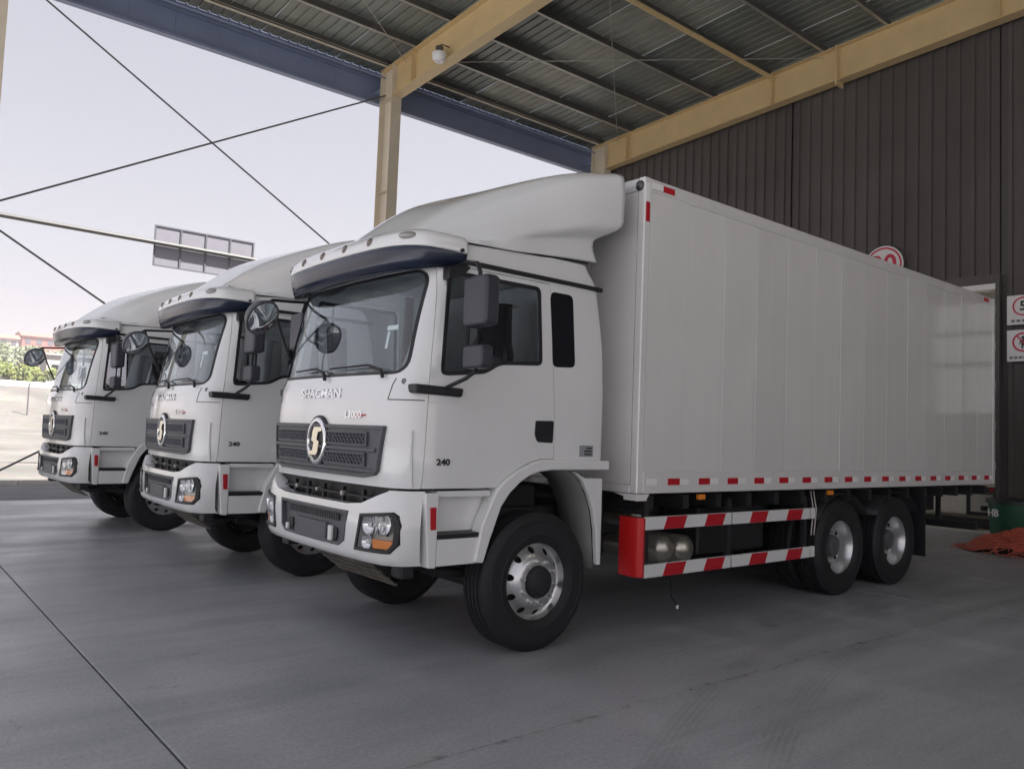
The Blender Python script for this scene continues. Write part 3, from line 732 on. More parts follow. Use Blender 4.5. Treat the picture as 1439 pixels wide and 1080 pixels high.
Spoly = [(.035, 1.70), (-.095, 1.70), (-.095, 1.665), (-.035, 1.655), (-.02, 1.60), (-.06, 1.585), (-.045, 1.50), (-.02, 1.475), (.095, 1.475), (.095, 1.505), (.045, 1.515), (.03, 1.575), (.07, 1.59), (.055, 1.665)]
MB().prism([(y*1.0, z) for y, z in Spoly], 0, XE-.016, XE-.001).build('emblem_letter', gold, embl, bevel=.004)
# lettering on the front
for txt, cy_, cz, sz, bold, mt, sq in (('SHACMAN', .055, 1.965, .098, .0035, chrome, 1.52), ('L3000', -.515, 1.80, .075, .0012, chrome, 1.25)):
    me = text_mesh(txt, sz, .005, bold*.5, sq); orient(me, (0, 0, 0), (0, -1, 0), (0, 0, 1))
    for v in me.vertices: v.co.y += cy_; v.co.z += cz; v.co.x += fx(v.co.y, v.co.z)-.006
    link('brand_lettering' if txt[0] == 'S' else 'model_lettering', me, mt, T, smooth=0)
link('model_dash', surf_plate([(-.56, 1.783), (-.68, 1.795), (-.68, 1.807), (-.56, 1.797)], -.010, -.001), redtape, T, smooth=0)

# bumper
XB = -2.425
def bx_(y, z): return XB+dxw(min(abs(y), 1.13)) + interp(z, [.74, .80, 1.0, 1.15, 1.27], [.035, .01, 0, .012, .05])
half = [(dxw(w)*.88+XB, w) for w in [1.13*(1-(1-k/16)**1.7) for k in range(17)]]+[(XB+.30, 1.132)]
front_pts = [(x, -y) for x, y in reversed(half)] + [(x, y) for x, y in half[1:]]
zl = [.745, .76, .80, .9, 1.0, 1.1, 1.17, 1.22, 1.27]
def bump_loop(z, back=False):
    o = interp(z, [.745, .76, .80, 1.0, 1.15, 1.22, 1.27], [.05, .03, .01, 0, .012, .03, .05]); out = []
    for x, y in front_pts:
        s = 1-(.10/1.13 if back else 0)-.0*o
        out.append(((x+o+(.10 if back and abs(y) < 1.1 else (.0 if not back else .02))), y*s - math.copysign(min(o, .03), y)*(abs(y) > 1.0), z))
    return out
loops = [bump_loop(z)+list(reversed(bump_loop(z, True))) for z in zl]; nn = len(loops[0]); v = [q for lo in loops for q in lo]; f = []
for i in range(len(zl)-1):
    for k in range(nn): f.append((i*nn+k, i*nn+(k+1) % nn, (i+1)*nn+(k+1) % nn, (i+1)*nn+k))
f += [tuple(range(nn-1, -1, -1)), tuple(range((len(zl)-1)*nn, len(zl)*nn))]
bum = MB().add(v, f).mesh('bumper')
SLOT = [(-.98, 1.262), (-.74, 1.165), (-.55, 1.145), (.55, 1.145), (.74, 1.165), (.98, 1.262), (.98, 1.4), (-.98, 1.4)]
HL = [(-.755, 1.092), (-1.055, 1.125), (-1.085, 1.10), (-1.10, 1.03), (-1.095, .90), (-1.05, .835), (-.70, .828)]
PLT = [(-.585, 1.095), (-.55, .875), (-.47, .83), (.47, .83), (.55, .875), (.585, 1.095)]
for poly in (SLOT, HL, [(-y, z) for y, z in reversed(HL)], PLT):
    bum = boolean(bum, MB().prism(poly, 0, -3, -1.9).mesh('c'), 'DIFFERENCE')
bump = link('bumper', bum, paint, T, smooth=32)
# dark slot behind, number plate recess
MB().box(-2.24, -2.20, -1.0, 1.0, .78, 1.29).build('bumper_core', chassis, bump, smooth=0)
b = MB()
for y in (-.6, -.28, .05, .33, .58): b.box(-2.30, -2.27, y-.012, y+.012, 1.14, 1.25)
b.box(-2.31, -2.28, -.75, .75, 1.19, 1.205)
b.build('slot_fittings', chassis, bump)
for y, r_ in ((-.31, .02), (.12, .016), (.5, .018)): MB().lathe([(.001, .02), (r_, .015), (r_, -.02)], (-2.31, y, 1.20), (-1, 0, 0), 10).build('slot_bolt', galv, bump)
bsx = lambda y, z: XB+dxw(min(abs(y), 1.13))*.88
link('plate_recess', surf_plate(PLT, .03, .07, bsx), dgrey, bump, smooth=0)
link('plate_rim', ring_plate(PLT, .022, -.006, .03, bsx), dgrey, bump, bevel=.004)
link('recess_slot', surf_plate([(-.43, 1.055), (-.43, 1.005), (.43, 1.005), (.43, 1.055)], .022, .029, bsx), chassis, bump, smooth=0)
b = MB()
for k in range(30): b.box(XB+.018, XB+.024+.02, -.43+k*.0293, -.43+k*.0293+.008, 1.005, 1.055)
b.build('slot_ribs', dgrey, bump, smooth=0)
link('plate_holder', surf_plate([(-.27, .975), (-.27, .825), (.27, .825), (.27, .975)], .0, .03, bsx), dgrey, bump, bevel=.008)
for y in (-.37, .40):
    MB().prism(rounded([(y-.045, .95), (y-.045, .86), (y+.045, .86), (y+.045, .95)], .02), 0, XB+.024, XB+.04).build('tow_eye_hole', chassis, bump)
MB().box(XB+.005, XB+.028, -.36, -.30, .82, .96).build('tow_pin', whitepl, bump, bevel=.006)
MB().box(XB+.005, XB+.028, .42, .46, .83, .90).build('tow_pin', whitepl, bump, bevel=.006)
# headlights
for sgn in (-1, 1):
    hl = HL if sgn < 0 else [(-y, z) for y, z in reversed(HL)]
    h = link('headlight', ring_plate(hl, .024, -.008, .010, bsx), signk, T, bevel=.004)
    inn = inset(hl, .022)
    link('lamp_bowl', surf_plate(inn, .034, .05, bsx), galv, h, smooth=0)
    link('lamp_lens', surf_plate(inset(hl, .022), -.003, .000, bsx), lens, h, smooth=40)
    for (y, z, r_) in ((-.845, 1.02, .068), (-1.0, 1.035, .07), (-.83, .90, .055)):
        yy = y*(-sgn)*-1 if False else (y if sgn < 0 else -y)
        c = (bsx(yy, z)+.034, yy, z)
        MB().lathe([(r_*1.05, .024), (r_, .026), (r_*.85, .012), (r_*.5, .003), (.001, 0)], c, (-1, .12*(-1 if yy < 0 else 1), 0), 24).build('reflector', chrome, h, smooth=60)
        MB().lathe([(.001, .024), (.014, .022), (.018, .004)], c, (-1, 0, 0), 10).build('bulb', whitetape, h)
    ap = [(-.90, .925), (-1.065, .925), (-1.065, .89), (-1.035, .865), (-.91, .86)]
    ap = ap if sgn < 0 else [(-y, z) for y, z in reversed(ap)]
    link('indicator', surf_plate(ap, .004, .03, bsx), amber, h, bevel=.006)
    b = MB()
    for k in range(3):
        y = -.925-k*.045; y = y if sgn < 0 else -y
        b.box(bsx(y, .95)+.008, bsx(y, .95)+.03, y-.012, y+.004, .955, 1.085)
    b.build('lamp_fins', chrome, h, smooth=0)

# visor
VW = [0, .3, .6, .8, .95, 1.06, 1.13, 1.165]; VX = [0, .005, .022, .05, .098, .175, .30, .555]; XV = -2.385
def vis_pt(s, inn, z):
    w = abs(s)*1.165
    # arc parameter: denser towards the ends
    w = 1.165*(1-(1-abs(s))**1.8)
    x = XV+sinterp(w, VW, VX); 
    w2 = min(w+.01, 1.165); w1 = max(w2-.02, 0)
    tx, ty = sinterp(w2, VW, VX)-sinterp(w1, VW, VX), w2-w1; L = math.hypot(tx, ty); nx, ny = ty/L, -tx/L     # inward normal
    return (x+nx*inn, math.copysign(w+ny*inn, s) if s else 0, z)
S = [-1+2*k/56 for k in range(57)]
rows = []
for inn, z in ((.42, 3.225), (.28, 3.215), (.14, 3.19), (.06, 3.16), (.022, 3.12), (.008, 3.075), (.003, 3.045), (.012, 3.032)):
    rows.append([vis_pt(s, min(inn, .44), z + (-.02*abs(s)**6 if z < 3.1 else -.015*abs(s)**4)) for s in S])
vis = MB().grid(rows).build('visor', paint, T, smooth=60, solid=.012)
rows = []
for inn, z in ((.008, 3.045), (.012, 3.0), (.024, 2.93), (.045, 2.862)):
    rows.append([vis_pt(s, inn+.02*0, z + .10*abs(s)**7*(3.045-z)/.183) for s in S])
MB().grid(rows).build('tinted_visor', bluevisor, vis, smooth=60, solid=.006)
rows = []
for inn, z in ((.045, 2.860), (.20, 2.90), (.36, 2.945)): rows.append([vis_pt(s, inn, z+.10*abs(s)**7*(1 if inn < .1 else .6)) for s in S])
MB().grid(rows).build('visor_underside', bluevisor, vis, smooth=60, solid=.006)
for y in (-.60, -.24, .14, .52):
    w = abs(y); x = XV+sinterp(w, VW, VX)+.02
    MB().lathe([(.001, .02), (.02, .018), (.034, .008), (.036, -.02)], (x, y, 3.10), (-1, 0, .25), 12).build('marker_lamp', mat('smoked_lens', (.16, .12, .10), .2, coat=.5), vis, smooth=60)
for y in (-.985, .985):
    x = XV+sinterp(.985, VW, VX)+.03; a = -1 if y < 0 else 1
    o = MB().lathe([(.001, .03), (.03, .026), (.052, .012), (.058, -.02)], (0, 0, 0), (-.75, a*.6, .2), 18)
    o.v = [(vx*1.3+x, vy*1.3+y-a*.015, vz*.6+3.112) for vx, vy, vz in o.v]
    o.build('corner_lamp', mat('lamp_grey', (.35, .33, .32), .15, coat=.6), vis, smooth=60)
for y in (-1.163, 1.163): MB().lathe([(.001, .01), (.014, .01), (.014, -.01)], (-1.885, y, 3.035), (0, 1 if y > 0 else -1, 0), 10).build('visor_bolt', signk, vis)

# roof fairing
U = [0, .25, .5, .75, 1.0]
FP = [  # (y,z) control points from the lower edge to the crown at each station
 [(1.10, 3.12), (1.06, 3.13), (.98, 3.14), (.97, 3.15), (.90, 3.16), (.80, 3.17), (.62, 3.178), (0, 3.185)],
 [(1.105, 3.128), (1.10, 3.18), (1.09, 3.215), (1.07, 3.26), (.98, 3.38), (.88, 3.46), (.70, 3.525), (0, 3.575)],
 [(1.105, 3.15), (1.075, 3.24), (1.06, 3.30), (1.105, 3.365), (1.07, 3.55), (1.0, 3.67), (.84, 3.755), (0, 3.805)],
 [(1.10, 3.172), (1.055, 3.295), (1.045, 3.375), (1.16, 3.455), (1.15, 3.70), (1.11, 3.86), (.98, 3.93), (0, 3.97)],
 [(1.095, 3.19), (1.04, 3.33), (1.04, 3.42), (1.19, 3.52), (1.19, 3.80), (1.175, 3.97), (1.08, 4.02), (0, 4.055)]]
XFR = [-1.70, -1.71, -1.73, -1.78, -1.90, -1.98, -2.08, -2.20]; XEN = [-.44, -.445, -.43, -.225, -.21, -.21, -.21, -.21]
VV = [0, .12, .20, .30, .50, .66, .78, 1.0]
NA, NB = 40, 70
G = []
for a in range(NA+1):
    u = a/NA; row = []
    for bq in range(NB+1):
        vq = bq/NB
        ctl = [(interp(vq, VV, [q[0] for q in FP[st]]), interp(vq, VV, [q[1] for q in FP[st]])) for st in range(5)]
        yy = sinterp(u, U, [c_[0] for c_ in ctl]); zz = sinterp(u, U, [c_[1] for c_ in ctl])
        x0 = interp(vq, VV, XFR); x1 = interp(vq, VV, XEN)
        row.append(Vector((x0+(x1-x0)*u, -yy, zz)))
    full = row+[Vector((q.x, -q.y, q.z)) for q in reversed(row[:-1])]
    for _ in range(5):
        full = [full[0]]+[full[i-1]*.25+full[i]*.5+full[i+1]*.25 for i in range(1, len(full)-1)]+[full[-1]]
    G.append([tuple(q) for q in full])
rows = G
MB().grid(rows).build('roof_fairing', paint, T, smooth=50, solid=-.02)
for s2 in (-1, 1):
    MB().tube([(-1.80, s2*1.098, 3.114), (-1.4, s2*1.098, 3.132), (-1.07, s2*1.094, 3.146), (-.75, s2*1.088, 3.166), (-.50, s2*1.07, 3.178)], .008, 5).build('fairing_seam', signk, T)
# roof rear brace behind the fairing
MB().box(-.62, -.58, -.9, .9, 3.19, 3.8).build('fairing_brace', chassis, T)

# far-side forward mirror on bent tubes
fm_ = MB().tube([(-2.02, 1.10, 2.86), (-2.22, 1.06, 2.84), (-2.42, .99, 2.82), (-2.50, .96, 2.77)], .014, 8).tube([(-2.20, 1.05, 2.30), (-2.33, 1.02, 2.58), (-2.42, .99, 2.82)], .012, 8).build('front_mirror_arm', black, T, smooth=60)
o = MB().lathe([(.001, .10), (.08, .09), (.135, .06), (.168, .0), (.168, -.02), (.001, -.02)], (-2.53, .95, 2.65), (-.3, .78, .5), 28); o.build('mirror_shell', dgrey, fm_, smooth=50)
MB().lathe([(.001, .045), (.06, .036), (.11, .017), (.152, -.002)], (-2.524, .934, 2.640), (.3, -.78, -.5), 28).build('mirror_glass', mirrorg, fm_, smooth=60)

# cab interior
MB().prism([(-2.26, 1.9), (-2.26, 2.075), (-1.95, 2.09), (-1.80, 2.02), (-1.78, 1.6), (-2.2, 1.6)], 1, -1.04, 1.04).build('dashboard', dash, T, bevel=.03)
MB().lathe([(.2, -.012), (.215, 0), (.2, .012), (.188, 0), (.2, -.012)], (-1.72, -.5, 2.10), (.75, 0, .66), 28).build('steering_wheel', black, T, smooth=60)
for y in (-.52, .55):
    rows = []
    for k in range(13):
        t = k/12; z = 1.75+1.05*t; xx = -1.16+.16*t; w_ = .27*(1-max(0, t-.62)*1.1)*(1 if t < .62 else .88); d = .09*(1-.4*t)
        rows.append([(xx+d*math.cos(a)-(.05 if math.cos(a) < 0 else 0)+random.uniform(-.006, .006), y+w_*math.sin(a)+random.uniform(-.006, .006), z) for a in [2*math.pi*j/20 for j in range(20)]]+[(xx+d, y, z)])
    sb = MB().grid(rows); sb.lathe([(.001, 0), (.16, 0)], (-1.0, y, 2.80), (0, 0, 1), 12)
    sm = seatb if y < 0 else seatw
    s_ = sb.build('seat', sm, T, smooth=70)
    MB().box(-1.62, -1.1, y-.27, y+.27, 1.62, 1.78).build('seat_cushion', sm, s_, bevel=.05)
MB().box(-.95, -.35, -1.0, 1.0, 1.75, 1.95).build('bunk', inter, T, bevel=.03)
rows = [[(-.62+.008*math.sin(k*.55), -1.03+2.06*k/60, z) for k in range(61)] for z in (1.96, 2.5, 3.05)]
MB().grid(rows).build('curtain', curtain, T, smooth=70)
for y in (-1.06, 1.06): MB().box(-1.0, -.9, y-.02, y+.02, 1.6, 3.05).build('pillar_trim', brown, T, bevel=.01)
MB().box(-2.0, -.5, -1.0, 1.0, 3.06, 3.10).build('headliner', inter, T)
link('windscreen_paper', surf_plate([(-.83, 2.44), (-.70, 2.44), (-.70, 2.475), (-.83, 2.475)], .024, .026), whitetape, T, smooth=0)
link('windscreen_paper', surf_plate([(-.745, 2.30), (-.715, 2.30), (-.715, 2.43), (-.745, 2.43)], .024, .026), whitetape, T, smooth=0)
MB().box(-2.12, -1.9, .25, .7, 2.095, 2.11).build('dash_papers', whitetape, T)

# ---------------- wheels
TR = .545
def tyre_mesh():
    w = .143; pr = [(.30, -w+.02), (.315, -w+.004), (.345, -w-.004), (.36, -w-.006), (.366, -w-.011), (.374, -w-.011), (.379, -w-.007), (.43, -w-.010), (.462, -w-.008), (.466, -w-.013), (.474, -w-.013), (.478, -w-.006), (.49, -w-.004), (.522, -w+.010), (.538, -w+.028)]
    tread = []
    for k, y in enumerate((-.115, -.062, -.010, .043, .096)):
        pass
    ribs = [-.115, -.070, -.022, .022, .070, .115]
    for i in range(5):
        tread += [(TR, ribs[i]+.004), (TR, ribs[i+1]-.010), (TR-.014, ribs[i+1]-.008), (TR-.014, ribs[i+1]+.002)]
    tread = tread[:-2]
    pr += tread + [(r, -h) for r, h in reversed(pr)]
    return MB().lathe([(r, -h) for r, h in pr], (0, 0, 0), (0, -1, 0), 72).mesh('tyre')
tyre = tyre_mesh()
def hole(rows_r, n_, cnt, rc, rad):
    def sk(i, k):
        rm = (rows_r[i]+rows_r[i+1])/2; a = 2*math.pi*(k+.5)/n_; st = 2*math.pi/cnt
        da = (a+st/2) % st - st/2
        return (rm-rc)**2+(rm*da)**2 < rad*rad
    return sk
fr0 = [(.322, -.005), (.326, -.0), (.318, .006), (.303, -.004), (.296, -.03), (.288, -.055), (.272, -.060), (.262, -.052), (.254, -.044), (.246, -.036), (.238, -.028), (.230, -.020), (.222, -.010), (.212, .0), (.195, .014), (.175, .02), (.13, .02), (.125, .01)]
def dens(pr, r0, r1):
    out = []
    for i in range(len(pr)-1):
        out.append(pr[i]); m_ = (pr[i][0]+pr[i+1][0])/2
        if r0 < m_ < r1:
            for k in (1, 2, 3): t = k/4; out.append((pr[i][0]*(1-t)+pr[i+1][0]*t, pr[i][1]*(1-t)+pr[i+1][1]*t))
    return out+[pr[-1]]
fr = dens(fr0, .2, .285)
rim_f = MB().lathe(fr, (0, 0, 0), (0, -1, 0), 240, hole([q[0] for q in fr], 240, 10, .248, .026)).mesh('rim')
rr0 = [(.322, -.005), (.326, 0), (.318, .006), (.305, -.004), (.298, -.03), (.285, -.05), (.278, -.10), (.268, -.13), (.262, -.15), (.254, -.155), (.246, -.158), (.238, -.16), (.230, -.161), (.222, -.162), (.21, -.162), (.19, -.155), (.13, -.155), (.125, -.16)]
rr_ = dens(rr0, .2, .27)
rim_r = MB().lathe(rr_, (0, 0, 0), (0, -1, 0), 240, hole([q[0] for q in rr_], 240, 10, .236, .024)).mesh('rim')
def nuts(h):
    b = MB()
    for k in range(10):
        a = 2*math.pi*k/10+.3; b.lathe([(.017, h), (.017, h+.02), (.012, h+.04), (.001, h+.042)], (.1675*math.cos(a), 0, .1675*math.sin(a)), (0, -1, 0), 8)
    return b.mesh('lug_nuts')
nut_f, nut_r = nuts(.018), nuts(-.156)
hub_f = MB().lathe([(.128, .0), (.126, .035), (.118, .055), (.09, .062), (.085, .072), (.04, .078), (.001, .08)], (0, 0, 0), (0, -1, 0), 32).mesh('hub')
hub_r = MB().lathe([(.135, -.17), (.13, -.10), (.115, -.06), (.09, -.05), (.001, -.045)], (0, 0, 0), (0, -1, 0), 32).mesh('hub')
drum = MB().lathe([(.001, -.17), (.268, -.17), (.27, -.08), (.2, -.075)], (0, 0, 0), (0, -1, 0), 32).mesh('drum')
drum_r = MB().lathe([(.001, -.26), (.255, -.26), (.26, -.185), (.2, -.18)], (0, 0, 0), (0, -1, 0), 32).mesh('drum')
def wheel(x, y, side, kind, steer=0):
    o = link('wheel', tyre.copy() if False else tyre, rubber, T, smooth=40); o.location = (x, side*y, TR); o.rotation_euler = (0, random.uniform(0, 6), 0 if side < 0 else math.pi)
    o.rotation_euler.rotate_axis  # keep
    for nm, me, mt in (('rim', rim_f if kind == 'f' else rim_r, steel), ('lug_nuts', nut_f if kind == 'f' else nut_r, steel), ('hub', hub_f if kind == 'f' else hub_r, chassis if kind == 'f' else dgrey), ('brake_drum', drum if kind == 'f' else drum_r, chassis)):
        c = link(nm, me, mt, o, smooth=40)
        c.location = (0, -.125, 0)
        if nm == 'lug_nuts': c['kind'] = 'stuff'
    return o
for sd in (-1, 1):
    wheel(-1.0, .985, sd, 'f')
    for x in (3.63, 4.98):
        wheel(x, 1.03, sd, 'r')
        o = link('inner_wheel', tyre, rubber, T, smooth=40); o.location = (x, sd*.70, TR)
# ---------------- chassis
for y in (-.43, .43):
    MB().box(-2.15, 7.75, y-.04, y+.04, .78, 1.06).build('frame_rail', chassis, T, bevel=.01)
b = MB()
for x in (-1.9, -.3, 1.2, 2.6, 3.63, 4.98, 6.4, 7.6): b.box(x-.05, x+.05, -.39, .39, .84, 1.02)
b.build('cross_members', chassis, T)
for k in range(16): MB().box(.2+k*.5, .28+k*.5, -1.2, 1.2, 1.075, 1.2).build('floor_bearer', chassis, T)
MB().tube([(-1.0, -.9, .5), (-1.0, -.5, .42), (-1.0, .5, .42), (-1.0, .9, .5)], .06, 10).build('front_axle', chassis, T)
for x in (3.63, 4.98):
    b = MB().tube([(x, -.85, TR), (x, .85, TR)], .075, 12); b.lathe([(.001, -.26), (.12, -.22), (.2, -.1), (.2, .1), (.12, .22), (.001, .26)], (x, 0, TR), (1, 0, 0), 20); b.build('rear_axle', chassis, T)
MB().tube([(-.2, 0, .75), (3.4, 0, .6)], .055, 12).build('drive_shaft', chassis, T)
MB().box(-1.9, -.35, -.36, .36, .55, 1.26).build('engine', chassis, T, bevel=.06)
MB().box(-2.15, -2.1, -.45, .45, .72, 1.25).build('radiator', chassis, T)
for y in (-.43, .43):
    b = MB()
    for k in range(4): b.tube([(3.4, y*1.1, .98-k*.02), (4.3, y*1.1, .86-k*.025), (5.2, y*1.1, .98-k*.02)], .03, 4)
    b.build('leaf_spring', chassis, T)
    b = MB()
    for k in range(3): b.tube([(-1.8, y, .72-k*.02), (-1.0, y, .58-k*.025), (-.2, y, .72-k*.02)], .03, 4)
    b.build('leaf_spring', chassis, T)
MB().tube([(-1.75, -.75, .62), (-1.1, -.8, .55)], .035, 8).build('drag_link', chassis, T)
oily = mat('oily_metal', (.15, .135, .11), .45, var=.5, scale=10)
b = MB()
for k in range(17): b.tube([(-2.28, -.62+k*.055, .745), (-2.0, -.62+k*.055, .53)], .010, 6)
for k in range(5): t = k/4; b.tube([(-2.28+.28*t, -.65, .745-.215*t), (-2.28+.28*t, .29, .745-.215*t)], .011, 6)
b.build('lower_guard', oily, T)
MB().box(-1.95, -1.78, -.55, .55, .56, .63).build('front_cross_beam', chassis, T, bevel=.02)
for y in (-.95, .95): MB().box(-2.2, -2.08, y-.07, y+.07, .64, .75).build('bumper_bracket', chassis, T, bevel=.02)
# air tanks, battery box, fuel tank
for (x, z) in ((.70, .68), (1.0, .66)):
    MB().lathe([(.001, .07), (.07, .06), (.115, .03), (.135, 0), (.135, -.7), (.001, -.7)], (x, -.98, z), (0, -1, 0), 24).build('air_tank', tank, T, smooth=60)
MB().lathe([(.001, .06), (.07, .05), (.11, .0), (.11, -.5), (.001, -.5)], (.42, -.9, .99), (0, -1, 0), 24).build('air_tank', tank, T, smooth=60)
MB().box(1.25, 2.4, -.95, -.5, .58, 1.05).build('battery_box', chassis, T, bevel=.03)
MB().box(.5, 1.9, .5, 1.08, .5, 1.05).build('fuel_tank', tank, T, bevel=.1)
MB().box(-.25, .15, -.75, .75, .6, 1.15).build('gearbox', chassis, T, bevel=.05)
MB().tube([(.75, -1.0, .58), (.72, -1.05, .40), (.74, -1.06, .24), (.80, -1.08, .16)], .006, 6).build('drain_hose', rubber, T)
MB().lathe([(.001, .02), (.012, .015), (.012, -.015), (.001, -.02)], (.80, -1.08, .15), (0, 0, 1), 8).build('hose_tip', whitetape, T)
# side guards
for sd in (-1, 1):
    def sp(mb, name, mt, parent=T, **k):
        me = mb.mesh(name)
        if sd > 0: me = mirror_y(me)
        return link(name, me, mt, parent, **k)
    sp(MB().prism([(.14, -1.235), (.11, -1.242), (.075, -1.225), (.06, -1.19), (.06, -1.0), (.085, -1.0), (.085, -1.18), (.095, -1.205), (.115, -1.215), (.14, -1.212)], 2, .50, 1.015), 'guard_end_plate', redpaint, bevel=.006)
    for z0 in (.905, .49):
        for xa, xb in ((.15, 1.405), (1.435, 2.84)):
            g_ = sp(MB().box(xa, xb, -1.235, -1.20, z0, z0+.115), 'guard_rail', whitepl, bevel=.006)
            Lx = xb-xa
            for t0 in (.21, .68):
                x0 = xa+Lx*t0
                sp(MB().prism([(x0-.025, z0+.003), (x0+.255, z0+.003), (x0+.305, z0+.112), (x0+.025, z0+.112)], 1, -1.2385, -1.2345), 'red_stripe', redtape, g_, smooth=0)
        sp(MB().box(2.87, 2.95, -1.23, -1.20, z0, z0+.115), 'guard_rail', whitepl, bevel=.006)
    for x in (.2, 1.42, 2.8):
        sp(MB().box(x-.03, x+.03, -1.199, -1.16, .50, 1.15).box(x-.03, x+.03, -1.16, -.5, 1.03, 1.07), 'guard_post', chassis)
    for x in (2.98, 3.04): sp(MB().tube([(x, -1.15, 1.2), (x-.02, -1.2, 1.0), (x-.06, -1.2, .72)], .008, 6), 'guard_stay', galv)
    # mud guards over the bogie
    for x in (3.63, 4.98):
        arcp = [(x+.66*math.cos(a), TR+.63*math.sin(a)) for a in [math.pi*(.18+.64*k/14) for k in range(15)]]
        sp(MB().grid([[(px, y_, min(pz, 1.16)) for y_ in (-1.2, -.55)] for px, pz in arcp]), 'rear_mudguard', chassis, smooth=60, solid=.01)
    sp(MB().box(5.74, 5.755, -1.2, -.55, .30, 1.12), 'mud_flap', black)
    for x in (.93, 3.27): sp(MB().box(x-.045, x+.045, -1.245, -1.20, 1.155, 1.205), 'side_marker', amber, bevel=.008)
b = MB().box(7.55, 7.62, -1.15, 1.15, .55, .66); b.build('rear_underrun_bar', chassis, T, bevel=.01)
for y in (-.6, .6): MB().box(7.56, 7.61, y-.03, y+.03, .66, 1.1).build('underrun_post', chassis, T)

# ---------------- cargo box
L, ZB, ZT = 7.965, 1.225, 4.02
boxE = MB().box(.03, L-.03, -1.215, 1.215, ZB+.02, ZT-.03).build('cargo_box', boxpaint, T, smooth=0)
npn = 14; pw_ = (L-.16)/npn
pm = MB().box(0, pw_-.003, -.014, .014, 0, 3.90-1.42).mesh('side_panel')
for sd in (-1, 1):
    for k in range(npn):
        me = pm
        o = link('side_panel', me, boxpaint, boxE, bevel=.003, smooth=0)
        o.location = (.08+k*pw_+.0015, sd*1.229, 1.42); o.rotation_euler = (R(random.uniform(-.12, .12)), 0, R(random.uniform(-.5, .5)))
    s_ = sd
    def bp_(x0, x1, ya, yb, z0, z1, name, mt, bev=.006):
        y0_, y1_ = sorted((s_*ya, s_*yb)); return MB().box(x0, x1, y0_, y1_, z0, z1).build(name, mt, boxE, bevel=bev)
    bp_(.075, L-.075, 1.215, 1.25, 3.895, ZT, 'top_rail', boxpaint, .012)
    bp_(.075, L-.075, 1.215, 1.25, ZB, 1.425, 'bottom_rail', boxpaint, .010)
    bp_(-.005, .08, 1.17, 1.252, ZB-.0, ZT+.003, 'corner_post', boxpaint, .014)
    bp_(L-.08, L, 1.17, 1.252, ZB, ZT+.003, 'corner_post', boxpaint, .012)
    y0_, y1_ = sorted((s_*1.10, s_*1.253)); MB().prism([(-.006, ZB-.002), (.17, ZB-.002), (.12, ZB-.06), (-.006, ZB-.06)], 1, y0_, y1_).build('corner_foot', boxpaint, boxE, bevel=.006)
    y0_, y1_ = sorted((s_*.9, s_*1.2515)); MB().prism([(s_*1.2515, ZB-.061), (s_*.98, ZB-.002), (s_*1.2515, ZB-.002)], 0, -.0055, .13).build('corner_foot', boxpaint, boxE)
    for k in range(-1, 17):
        x0 = .41+.4475*k
        if k >= 0: bp_(x0, x0+.165, 1.2495, 1.2535, 1.298, 1.357, 'red_marking', redtape, 0)
        bp_(x0+.167, x0+.295, 1.2495, 1.2535, 1.298, 1.357, 'white_marking', whitetape, 0)
    for xa, za, zb_, mt, xb in ((.10, 3.85, 3.89, whitetape, .26), (.262, 3.85, 3.89, redtape, .42), ):
        pass
    bp_(.10, .24, 1.2455, 1.2555, 3.93, 3.985, 'white_marking', whitetape, 0); bp_(.242, .40, 1.2455, 1.2555, 3.93, 3.985, 'red_marking', redtape, 0)
    bp_(.015, .065, 1.25, 1.2555, 3.80, 3.97, 'white_marking', whitetape, 0); bp_(.015, .065, 1.25, 1.2555, 3.62, 3.798, 'red_marking', redtape, 0)
    bp_(L-.42, L-.25, 1.2455, 1.2555, 3.93, 3.985, 'red_marking', redtape, 0)
    for z in (1.5, 2.1, 2.7, 3.3, 3.85): bp_(L-.02, L+.03, 1.20, 1.255, z-.06, z+.06, 'door_hinge', galv)
    y = s_*1.19
    MB().lathe([(.001, .03), (.03, .027), (.045, .012), (.048, 0)], (-.006, s_*1.195, 3.945), (-1, 0, 0), 16).build('clearance_lamp', mat('dark_lamp', (.06, .06, .06), .15, coat=.5), boxE, smooth=60)
# front wall, roof, rear doors
for k in range(4):
    y0 = -1.165+k*.5825
    MB().box(.0, .029, y0+.0015, y0+.581, 1.30, 3.90).build('front_panel', boxpaint, boxE, bevel=.003, smooth=0)
MB().box(-.004, .05, -1.168, 1.168, 3.902, ZT).build('front_rail', boxpaint, boxE, bevel=.01)
MB().box(-.004, .05, -1.168, 1.168, ZB, 1.298).build('front_rail', boxpaint, boxE, bevel=.01)
MB().box(.052, L-.05, -1.213, 1.213, ZT-.029, ZT-.004).build('roof_panel', boxpaint, boxE, smooth=0)
for y0 in (-1.165, .002):
    d_ = MB().box(L-.029, L+.004, y0, y0+1.163, 1.30, 3.95).build('rear_door', boxpaint, boxE, bevel=.004)
    for q in (.3, .86): MB().tube([(L+.03, y0+q, 1.28), (L+.03, y0+q, 3.96)], .014, 8).build('lock_bar', galv, d_)

# ---------------- the three trucks
spots = [((0, 1.25, 0), 0, 'white box truck with its long cargo box side and red-striped side guards showing'),
         ((-.115, 1.25+3.696, 0), -.0208, 'white box truck parked in the middle between two other white box trucks'),
         ((-.485, 1.25+8.253, 0), .037, 'white box truck at the end of the row beside the asphalt road')]
for i, (loc, rz, lab) in enumerate(spots):
    t = T if i == 0 else copy_tree(T)
    t.location = loc; t.rotation_euler = (0, 0, rz); tag(t, lab, 'truck', 'white box trucks parked in a row')

